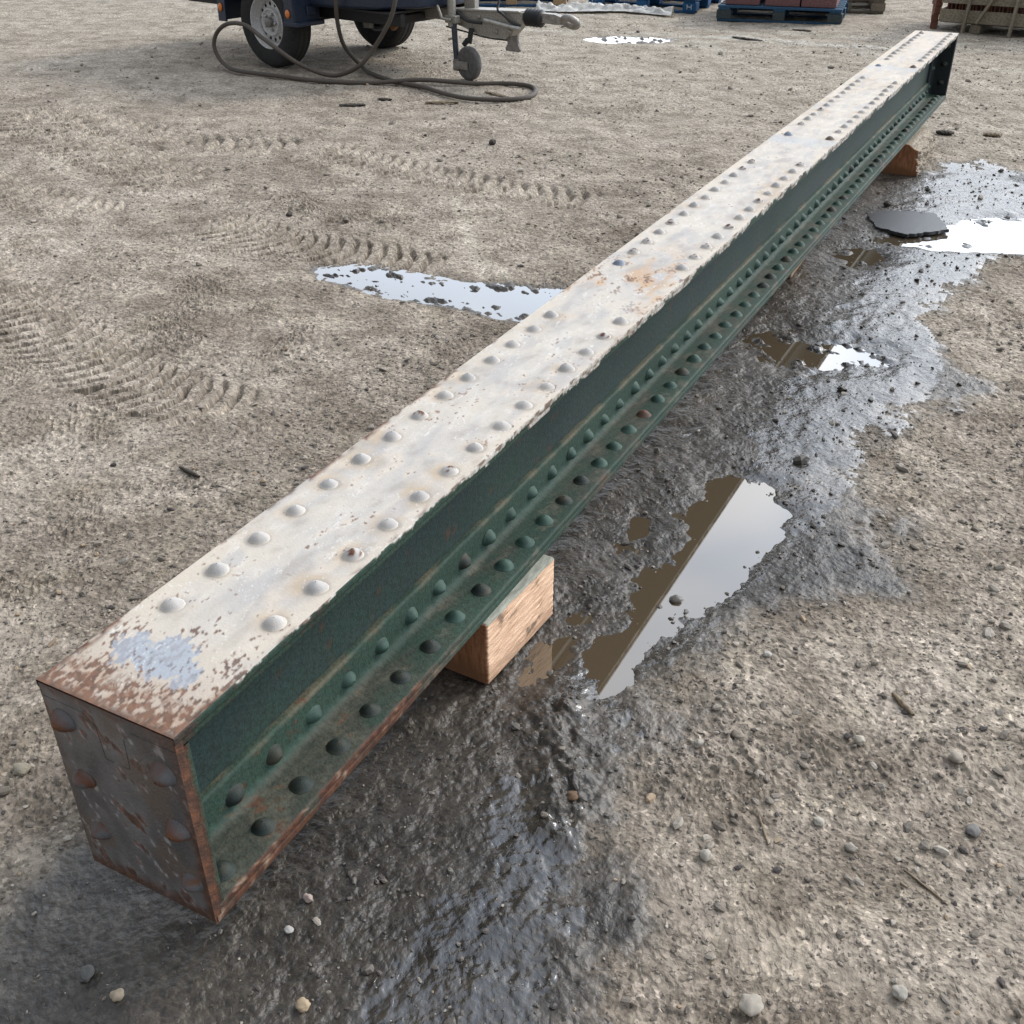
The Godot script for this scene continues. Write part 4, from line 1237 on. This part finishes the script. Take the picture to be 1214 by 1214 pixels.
func tyre_mesh() -> ArrayMesh:
	# axle along y, outside at +y
	var b := MB.new()
	var prof := []
	for q in [[0.187, 0.086], [0.193, 0.094], [0.215, 0.099], [0.25, 0.102], [0.285, 0.097], [0.302, 0.09], [0.313, 0.08]]:
		prof.append(Vector2(q[0], q[1]))
	# three grooves round the tread
	for g in [0.05, 0.0, -0.05]:
		prof.append_array([Vector2(0.325, g + 0.012), Vector2(0.317, g + 0.006), Vector2(0.317, g - 0.006), Vector2(0.325, g - 0.012)])
	for q in [[0.313, -0.08], [0.302, -0.09], [0.285, -0.097], [0.25, -0.102], [0.215, -0.099], [0.193, -0.094], [0.187, -0.086]]:
		prof.append(Vector2(q[0], q[1]))
	b.lathe(prof, 72, Transform3D(), Color.WHITE, func(k: int, a: float) -> Color:
		var d := 0.9 + 0.5 * nB.get_noise_2d(cos(a) * 12.0 + k * 0.7, sin(a) * 12.0)
		return Color(1.5, 1.4, 1.3) * d if k > 6 and k < 20 else Color(0.9, 0.95, 1.05) * d)
	return b.mesh()

func rim_mesh() -> ArrayMesh:
	var b := MB.new()
	# lip, barrel and the dished centre
	b.lathe([Vector2(0.186, 0.075), Vector2(0.190, 0.088), Vector2(0.184, 0.094), Vector2(0.178, 0.088), Vector2(0.172, 0.05), Vector2(0.158, 0.044), Vector2(0.150, 0.02), Vector2(0.146, 0.012)], 56)
	b.lathe([Vector2(0.105, 0.036), Vector2(0.098, 0.056), Vector2(0.088, 0.060), Vector2(0.080, 0.050), Vector2(0.074, 0.044), Vector2(0.03, 0.044), Vector2(0.0, 0.044)], 40)
	b.lathe([Vector2(0.150, 0.02), Vector2(0.150, -0.085), Vector2(0.188, -0.09)], 40, Transform3D(), Color(0.25, 0.25, 0.25))
	b.lathe([Vector2(0.150, -0.04), Vector2(0.0, -0.04)], 24, Transform3D(), Color(0.05, 0.05, 0.05))
	# the pierced ring: fourteen holes
	for k in 14:
		var a0 := TAU * (k - 0.5) / 14
		var a1 := TAU * (k + 0.5) / 14
		var rim := []
		var hole := []
		var am := (a0 + a1) / 2
		for s in 16:
			var w := TAU * s / 16
			var d := Vector2(cos(w), sin(w))
			var m := maxf(absf(d.x), absf(d.y))
			var q := d / m
			var r := lerpf(0.105, 0.148, q.x * 0.5 + 0.5)
			var a := lerpf(a0, a1, q.y * 0.5 + 0.5)
			rim.append(Vector3(r * cos(a), lerpf(0.036, 0.014, (r - 0.105) / 0.043), r * sin(a)))
			var c := Vector2(0.127 + 0.0135 * d.x, 0.0135 * d.y)
			var pos := Vector2(c.x * cos(am) - c.y * sin(am), c.x * sin(am) + c.y * cos(am))
			hole.append(Vector3(pos.x, 0.027, pos.y))
		for s in 16:
			var n := (s + 1) % 16
			b.quad(rim[s], rim[n], hole[n], hole[s])
			b.quad(hole[s], hole[n], hole[n] - Vector3(0, 0.008, 0), hole[s] - Vector3(0, 0.008, 0), Color(0.4, 0.4, 0.4))
	return b.mesh()

func build_hose() -> void:
	var P := [Vector3(-3.99, 0.67, -6.24), Vector3(-3.99, 0.53, -6.24), Vector3(-4.02, 0.38, -6.28), Vector3(-4.05, 0.2, -6.38), Vector3(-4.05, 0.03, -6.58), Vector3(-3.83, 0.02, -6.39), Vector3(-3.47, 0.02, -6.19), Vector3(-3.21, 0.02, -6.12), Vector3(-2.91, 0.02, -5.97), Vector3(-2.69, 0.02, -5.92), Vector3(-2.47, 0.02, -6.0), Vector3(-2.37, 0.02, -6.15), Vector3(-2.42, 0.02, -6.35), Vector3(-2.54, 0.02, -6.49), Vector3(-2.73, 0.02, -6.5), Vector3(-2.95, 0.02, -6.39), Vector3(-3.28, 0.045, -6.22), Vector3(-3.62, 0.02, -6.08), Vector3(-3.99, 0.02, -5.97), Vector3(-4.47, 0.02, -5.99), Vector3(-4.80, 0.02, -6.02), Vector3(-5.0, 0.035, -6.11), Vector3(-5.08, 0.09, -6.13), Vector3(-5.11, 0.17, -6.14), Vector3(-5.06, 0.26, -6.14), Vector3(-4.92, 0.33, -6.11), Vector3(-4.72, 0.34, -6.07), Vector3(-4.53, 0.28, -6.01), Vector3(-4.34, 0.21, -5.96), Vector3(-4.2, 0.12, -6.0), Vector3(-4.1, 0.04, -6.13), Vector3(-3.97, 0.03, -6.17), Vector3(-3.74, 0.12, -6.12), Vector3(-3.62, 0.25, -6.16), Vector3(-3.48, 0.43, -6.16), Vector3(-3.42, 0.57, -6.16), Vector3(-3.41, 0.7, -6.22)]
	var b := MB.new()
	b.tube(P, 0.0155, 12, Color.WHITE, 8)
	var o := obj("hose", b.mesh(), mat("dusty_hose_rubber", Color(0.105, 0.09, 0.075), 0.75, 0.0, 0.4, 0.05, 14.0))
	tag(o, "thick dusty hose looping from the trailer over the ground", "hose")

# ---------------------------------------------------------------- pallets and their loads
func pallet(label: String, at: Vector3, turn: float, size: Vector2, paint: Color, block_front: Color, mark: int) -> Node3D:
	# origin at the middle of the front edge; x along the front, -z to the back
	var t := thing("pallet", label, "pallet", at, turn)
	var wood := mat("pallet_paint", Color(1, 1, 1), 0.8, 0.0, 0.35, 0.12, 6.0)
	var rng := RandomNumberGenerator.new()
	rng.seed = int(at.x * 1000)
	var sh := func() -> Color:
		var k := rng.randf_range(0.7, 1.15)
		return Color(paint.r * k, paint.g * k, paint.b * k)
	for k in 7:
		var b := MB.new()
		b.box(Vector3(0, 0.131, -(0.05 + k * (size.y - 0.1) / 6.0)), Vector3(size.x, 0.022, 0.10), 0.003, Basis(), sh.call())
		obj("deck_board", b.mesh(false), wood, t)
	for k in 3:
		var x := (k - 1) * (size.x - 0.12) / 2.0
		var b := MB.new()
		b.box(Vector3(x, 0.111, -size.y / 2), Vector3(0.11, 0.018, size.y), 0.003, Basis(), sh.call())
		obj("stringer_board", b.mesh(false), wood, t)
		b = MB.new()
		b.box(Vector3(0, 0.011, -(0.05 + k * (size.y - 0.1) / 2.0)), Vector3(size.x, 0.02, 0.10), 0.003, Basis(), sh.call() * 0.8)
		obj("bottom_board", b.mesh(false), wood, t)
		for j in 3:
			b = MB.new()
			var c: Color = sh.call()
			if j == 0: c = block_front
			b.box(Vector3(x, 0.0615, -(0.062 + j * (size.y - 0.124) / 2.0)), Vector3(0.14 if k != 1 else 0.11, 0.079, 0.12), 0.004, Basis(), c)
			obj("block", b.mesh(false), wood, t)
	if mark:
		var white := mat("stencil_white", Color(0.55, 0.58, 0.62), 0.8)
		var b := MB.new()
		var x0 := (size.x - 0.12) / 2.0
		b.box(Vector3(x0 - 0.022, 0.062, 0.0015), Vector3(0.009, 0.045, 0.003))
		b.box(Vector3(x0 + 0.022, 0.062, 0.0015), Vector3(0.009, 0.045, 0.003))
		b.box(Vector3(x0, 0.062, 0.0015), Vector3(0.034, 0.009, 0.003))
		obj("letter", b.mesh(false), white, t)
		b = MB.new()
		var arc := []
		for k in 13: arc.append(Vector3(-x0 + 0.026 * cos(0.7 + k * 0.42), 0.066 + 0.024 * sin(0.7 + k * 0.42), 0.0))
		b.tube(arc, 0.0045, 6)
		obj("letter", b.mesh(), white, t)
	return t

func build_yard_goods() -> void:
	var blue := Color(0.020, 0.085, 0.20)
	pallet("blue pallet with bare wood front blocks behind the towing eye", Vector3(-4.72, 0, -10.34), 0.38, Vector2(1.15, 1.0), blue, Color(0.42, 0.30, 0.18), 0)
	pallet("blue pallet with white stencilled marks, plastic sheet lying against it", Vector3(-3.37, 0, -10.66), 0.05, Vector2(1.15, 1.0), blue * 1.15, blue * 1.3, 1)
	pallet("worn blue pallet carrying purple brick packs behind the girder's far end", Vector3(-1.86, 0, -10.42), 0.165, Vector2(1.17, 1.0), Color(0.035, 0.09, 0.16), Color(0.060, 0.075, 0.08), 0)
	pallet("grey weathered wood pallet mostly hidden behind the worn blue one", Vector3(-1.45, 0, -11.45), 0.25, Vector2(0.75, 1.0), Color(0.26, 0.23, 0.18), Color(0.25, 0.22, 0.18), 0)
	# loads
	var brick := mat("purple_brick", Color(0.20, 0.105, 0.105), 0.85, 0.0, 0.35, 0.1, 6.0)
	var turn := 0.165
	var bs := Basis(Vector3.UP, turn)
	var nth := ["left", "middle", "right"]
	for k in 3:
		for j in 2:
			for lv in 2:
				var b := MB.new()
				b.box(Vector3(0, 0.1, 0), Vector3(0.325, 0.196, 0.44), 0.006)
				var at := Vector3(-1.86, 0.143 + lv * 0.198, -10.42) + bs * Vector3((k - 1) * 0.36 + 0.02 * (k % 2), 0, -0.26 - j * 0.45)
				var o := obj("brick_pack", b.mesh(false), brick, self, Transform3D(bs, at))
				tag(o, "purple brick pack on the worn blue pallet, %s of its row, %s, %s" % [nth[k], ["lower layer", "upper layer"][lv], ["front", "back"][j]], "brick pack", "purple brick packs on the pallet")
	# slatted crate with clay tiles
	var c := thing("slatted_crate", "weathered wooden slatted crate standing beyond the girder's far end", "crate", Vector3(-0.42, 0, -10.62), -0.10)
	var wood := mat("weathered_wood", Color(0.30, 0.265, 0.205), 0.85, 0.0, 0.3, 0.15, 5.0)
	var wd := func(called: String, a: Vector3, q: Vector3, w: float, h: float, shade: float, up := Vector3.UP) -> void:
		var b := MB.new()
		b.bar(a, q, w, h, Color(shade, shade, shade * 0.97), up)
		obj(called, b.mesh(false), wood, c)
	for k in 5:
		wd.call("slat", Vector3(0, 0.135 + k * 0.155, 0), Vector3(1.3, 0.135 + k * 0.155, 0), 0.022, 0.105, [1.0, 1.1, 0.9, 1.0, 1.0][k])
		wd.call("slat", Vector3(0, 0.135 + k * 0.155, -1.0), Vector3(1.3, 0.135 + k * 0.155, -1.0), 0.022, 0.105, 0.9)
	for k in 5:
		wd.call("side_slat", Vector3(0.012, 0.135 + k * 0.155, -0.02), Vector3(0.012, 0.135 + k * 0.155, -0.98), 0.022, 0.10, 0.9)
	wd.call("post", Vector3(0.235, 0.0, 0.035), Vector3(0.29, 0.85, 0.035), 0.022, 0.08, 0.85, Vector3.BACK)
	wd.call("post", Vector3(0.64, 0.0, 0.035), Vector3(0.68, 0.85, 0.035), 0.022, 0.08, 1.05, Vector3.BACK)
	wd.call("post", Vector3(1.1, 0.0, 0.035), Vector3(1.12, 0.85, 0.035), 0.022, 0.08, 0.95, Vector3.BACK)
	wd.call("brace", Vector3(0.34, 0.09, 0.037), Vector3(0.60, 0.60, 0.037), 0.022, 0.07, 0.95, Vector3.BACK)
	wd.call("skid", Vector3(0.33, 0.035, 0.0), Vector3(0.33, 0.035, -0.98), 0.09, 0.07, 0.8)
	wd.call("skid", Vector3(0.95, 0.035, 0.0), Vector3(0.95, 0.035, -0.98), 0.09, 0.07, 0.8)
	wd.call("floor_board", Vector3(0.0, 0.08, -0.3), Vector3(1.3, 0.08, -0.3), 0.5, 0.018, 0.8)
	wd.call("floor_board", Vector3(0.0, 0.08, -0.78), Vector3(1.3, 0.08, -0.78), 0.4, 0.018, 0.8)
	var clay := mat("red_clay", Color(0.19, 0.085, 0.06), 0.85, 0.0, 0.3, 0.08, 8.0)
	var rng := RandomNumberGenerator.new()
	rng.seed = 8
	var tb := MB.new()
	tb.box(Vector3(0, 0.16, 0), Vector3(0.016, 0.32, 0.3), 0.002)
	var tm := tb.mesh(false)
	for k in 38:
		var o := obj("clay_tile", tm, clay, self, c.transform * Transform3D(Basis(Vector3.BACK, rng.randf_range(-0.06, 0.10)), Vector3(0.05 + k * 0.032, 0.092, -0.2)))
		tag(o, "thin red clay tile standing on edge in the slatted crate", "tile", "clay tiles in the slatted crate")
	for k in 5:
		var b := MB.new()
		b.box(Vector3(0, 0.033, 0), Vector3(0.06, 0.062, 0.22), 0.004)
		var o := obj("red_brick", b.mesh(false), clay, self, Transform3D(Basis(Vector3.UP, 0.1 + k * 0.07), Vector3(-0.475 - 0.006 * (k % 2), k * 0.064, -10.78)))
		tag(o, "red brick in the narrow stack beside the slatted crate, %s from the ground" % ["first", "second", "third", "fourth", "fifth"][k], "brick", "red bricks stacked by the crate")
	# crumpled polythene
	var b := MB.new()
	var nz := noise(77, 1.0, 4)
	b.grid(90, 22, func(u: float, v: float) -> Vector3:
		var mid := Vector2(-4.35, -10.34).lerp(Vector2(-2.95, -10.62), u) + Vector2(0, 0.10 * sin(u * 7.0 + 0.6) + 0.05)
		var w := 0.10 + 0.07 * absf(nz.get_noise_1d(u * 5.0))
		var x := mid.x + (v - 0.5) * 0.05
		var z := mid.y + (v - 0.5) * 2.0 * w
		var h := 0.012 + 0.075 * (0.45 + nz.get_noise_2d(u * 6.0, v * 1.6)) * sin(v * PI) + 0.02 * absf(nz.get_noise_2d(u * 17.0, v * 5.0)) * sin(v * PI)
		return Vector3(x, h + 0.004, z))
	var pl := mat("polythene", Color(0.62, 0.61, 0.57), 0.35, 0.0, 0.5, 0.04, 8.0)
	pl.backlight_enabled = true
	pl.backlight = Color(0.5, 0.5, 0.48)
	tag(obj("plastic_sheet", b.mesh(), pl), "crumpled white plastic sheet on the ground before the blue pallets", "plastic sheet")

func build_small_things() -> void:
	# dark slab in the wet
	var b := MB.new()
	var poly := PackedVector2Array([Vector2(0.255, 4.50), Vector2(0.285, 4.42), Vector2(0.33, 4.335), Vector2(0.40, 4.30), Vector2(0.47, 4.285), Vector2(0.53, 4.33), Vector2(0.625, 4.435), Vector2(0.585, 4.55), Vector2(0.525, 4.675), Vector2(0.40, 4.64), Vector2(0.285, 4.60)])
	for k in poly.size(): poly[k].y = -poly[k].y
	var pm := MB.new()
	var rag := PackedVector2Array()
	var rn := noise(91, 22.0, 3)
	for k in poly.size():
		for q in 8:
			var pp := poly[k].lerp(poly[(k + 1) % poly.size()], q / 8.0)
			rag.append(pp + Vector2(rn.get_noise_2dv(pp), rn.get_noise_2dv(pp + Vector2(9, 3))) * 0.012)
	pm.prism(rag, 0.0, 0.015)
	for k in pm.v.size():
		var p := pm.v[k]
		pm.v[k] = Vector3(p.x, p.z - 0.006, p.y)
	var sl := mat("wet_slab", Color(0.020, 0.022, 0.025), 0.4, 0.0, 0.5, 0.08, 11.0)
	tag(obj("slab", pm.mesh(false), sl), "flat dark wet slab lying by the bright puddle right of the girder", "slab")
	# sticks and scraps
	var st := mat("dark_wood_scrap", Color(0.055, 0.045, 0.035), 0.9)
	var br := mat("dry_stick", Color(0.22, 0.17, 0.11), 0.9)
	var L := [
		[Vector2(-3.43, 5.42), Vector2(-3.27, 5.50), 0.05, 0.015, st, "short dark splinter in front of the hose, nearest the wheel"],
		[Vector2(-3.30, 5.69), Vector2(-3.20, 5.71), 0.04, 0.015, st, "small dark chip between the splinters by the hose"],
		[Vector2(-2.95, 5.74), Vector2(-2.75, 5.85), 0.035, 0.015, br, "flat wooden offcut before the hose's loop"],
		[Vector2(-2.75, 6.22), Vector2(-2.52, 6.12), 0.04, 0.012, br, "pale wooden offcut lying inside the hose's loop"],
		[Vector2(-1.97, 9.36), Vector2(-1.68, 9.30), 0.05, 0.012, st, "dark flat strip on the pale dust near the worn blue pallet"],
		[Vector2(-1.60, 10.0), Vector2(-1.42, 9.98), 0.03, 0.012, st, "thin dark strip just before the worn blue pallet"],
		[Vector2(1.12, 0.72), Vector2(1.20, 0.68), 0.004, 0.004, br, "thin dry twig on the gravel"],
		[Vector2(0.865, 0.715), Vector2(0.90, 0.655), 0.005, 0.005, br, "short bent twig in crumbly gravel"],
		[Vector2(1.015, 1.16), Vector2(1.065, 1.11), 0.012, 0.010, br, "stubby piece of bark on the dry gravel"],
		[Vector2(-0.95, 1.19), Vector2(-0.86, 1.17), 0.012, 0.010, st, "dark twig on the dry ground left of the girder"],
		[Vector2(0.26, 6.35), Vector2(0.36, 6.37), 0.05, 0.02, st, "dark chip of wood beyond the girder's far log"],
		[Vector2(0.52, 6.43), Vector2(0.62, 6.45), 0.05, 0.02, br, "pale chip of wood right of the dark one beyond the log"],
	]
	var k := 0
	for q in L:
		b = MB.new()
		var a := Vector3(q[0].x, ground_h(q[0].x, q[0].y) + q[3] * 0.6, -q[0].y)
		var e := Vector3(q[1].x, ground_h(q[1].x, q[1].y) + q[3] * 0.6, -q[1].y)
		var n := noise(200 + k, 1.0, 2)
		var dir := (e - a)
		var sd_ := dir.cross(Vector3.UP).normalized()
		b.grid(10, 16, func(u: float, v: float) -> Vector3:
			var an := TAU * u
			var taper := 0.25 + 0.75 * pow(maxf(0.0, sin(PI * clampf(v * 0.94 + 0.03, 0.0, 1.0))), 0.4)
			var r := 1.0 + 0.5 * n.get_noise_2d(u * 6.0, v * 8.0)
			return a + dir * v + (sd_ * cos(an) * q[2] * 0.5 + Vector3.UP * sin(an) * q[3] * 0.6) * taper * r)
		tag(obj("wood_scrap", b.mesh(), q[4]), q[5], "wood scrap")
		k += 1

# ---------------------------------------------------------------- sky
func sky_image() -> Image:
	var W := 512
	var Hh := 256
	var im := Image.create(W, Hh, false, Image.FORMAT_RGBF)
	var n := noise(31, 1.0, 5)
	var sun := Vector3(0.38, 0.62, -0.70).normalized()
	for j in Hh:
		var el := (0.5 - (j + 0.5) / Hh) * PI
		for i in W:
			var a := (i + 0.5) / W * TAU
			var d := Vector3(sin(a) * cos(el), sin(el), -cos(a) * cos(el))
			var y := maxf(d.y, 0.0)
			var blue := Color(0.33, 0.46, 0.66).lerp(Color(0.80, 0.88, 0.95), pow(1.0 - y, 2.5))
			var q := Vector3(d.x, 0, d.z) / (y + 0.25) * 1.1
			var c := n.get_noise_3d(q.x, 0.0, q.z)
			var cover := smoothstep(-0.12, 0.34, c + 0.04)
			var cloud := Color(1.02, 1.03, 1.05).lerp(Color(0.72, 0.75, 0.80), smoothstep(0.0, 0.5, c))
			var o := blue.lerp(cloud, 0.25 + 0.75 * cover)
			var s := maxf(0.0, d.dot(sun))
			var glow := 0.62 + 3.0 * pow(s, 1.7) + 1.5 * pow(s, 12.0) + 2.4 * exp(-y * y / 0.15) * pow(maxf(0.0, 0.5 - 0.5 * d.z), 1.5)
			o = Color(o.r * glow, o.g * glow, o.b * glow)
			if d.y < 0.0: o = Color(0.3, 0.27, 0.23)
			im.set_pixel(i, j, o)
	return im

func _ready() -> void:
	# camera, sky, sun, exposure
	var cam := Camera3D.new()
	cam.name = "camera"
	add_child(cam)
	var right := Vector3(0.88481264, -0.00314002, -0.46593639)
	var up := Vector3(-0.24610419, 0.84596331, -0.47305264)
	var fwd := Vector3(-0.39565049, -0.53323186, -0.74774626)
	cam.transform = Transform3D(Basis(right, up, -fwd).orthonormalized(), Vector3(1.09812642, 1.49948, 0.67845367))
	cam.fov = rad_to_deg(2.0 * atan(607.0 / 1262.78))
	cam.near = 0.05
	cam.far = 800.0
	cam.current = true
	var we := WorldEnvironment.new()
	we.name = "environment"
	var env := Environment.new()
	env.background_mode = Environment.BG_SKY
	var sky := Sky.new()
	var sm := PanoramaSkyMaterial.new()
	sm.panorama = ImageTexture.create_from_image(sky_image())
	sky.sky_material = sm
	env.sky = sky
	env.background_energy_multiplier = 0.62
	env.tonemap_mode = Environment.TONE_MAPPER_LINEAR
	env.tonemap_exposure = 1.62
	env.sdfgi_enabled = true
	env.ssao_enabled = true
	env.ssil_enabled = true
	we.environment = env
	add_child(we)
	var sun := DirectionalLight3D.new()
	sun.name = "sun"
	sun.light_color = Color(1.0, 0.96, 0.90)
	sun.light_energy = 0.38
	sun.light_angular_distance = 14.0
	sun.shadow_enabled = true
	add_child(sun)
	sun.look_at_from_position(Vector3(0.38, 0.62, -0.70), Vector3.ZERO)

	# shared patterns
	T_bump = tex(noise(1, 0.03, 5), 512)
	T_grime = tex(noise(2, 0.015, 5), 512, [0.0, Color(0.72, 0.70, 0.68), 0.45, Color(0.9, 0.89, 0.88), 1.0, Color(1, 1, 1)])
	nA = noise(41, 1.0, 3)
	nB = noise(42, 1.0, 4)
	nC = noise(43, 1.0, 2)
	n_broad = noise(51, 0.55, 3)
	n_mid = noise(52, 3.2, 3)
	n_crumb = noise(53, 16.0, 5)
	n_crumb.fractal_gain = 0.6
	n_clod = noise(54, 24.0, 3, FastNoiseLite.TYPE_SIMPLEX, FastNoiseLite.FRACTAL_RIDGED)
	n_col = noise(55, 1.1, 4)
	n_fine = noise(56, 30.0, 3)

	var t0 := Time.get_ticks_msec()
	fields()
	print("fields ", Time.get_ticks_msec() - t0)
	build_ground(ground_materials())
	print("ground ", Time.get_ticks_msec() - t0)
	build_water()
	build_girder()
	print("girder ", Time.get_ticks_msec() - t0)
	wood_block("timber_block", "sawn pale timber block under the near half of the girder, right face showing", Vector3(0.27, 0.159, 0.285), Transform3D(Basis(Vector3.UP, -0.05), Vector3(0.132, 0.0795, -0.945)), Color(0.74, 0.50, 0.34), Color(0.34, 0.16, 0.08), false, 61)
	wood_block("timber_block", "timber block barely showing under the middle of the girder", Vector3(0.25, 0.159, 0.28), Transform3D(Basis(Vector3.UP, 0.04), Vector3(0.030, 0.0795, -3.64)), Color(0.46, 0.32, 0.20), Color(0.27, 0.15, 0.08), false, 62)
	wood_block("log_block", "short cut log with rough bark edge under the far end of the girder", Vector3(0.30, 0.159, 0.44), Transform3D(Basis(Vector3.UP, -0.02), Vector3(0.188, 0.0795, -5.54)), Color(0.24, 0.19, 0.14), Color(0.36, 0.17, 0.085), true, 63)
	build_trailer()
	build_hose()
	build_yard_goods()
	build_small_things()
	var gm := mat("stone", Color(1, 1, 1), 0.85, 0.0, 0.4, 0.03, 12.0)
	var wm := mat("wet_crumb", Color(1, 1, 1), 0.6, 0.0, 0.5, 0.0, 12.0, false)
	build_gravel(gm, wm)
	build_stones(gm)
	print("all ", Time.get_ticks_msec() - t0)
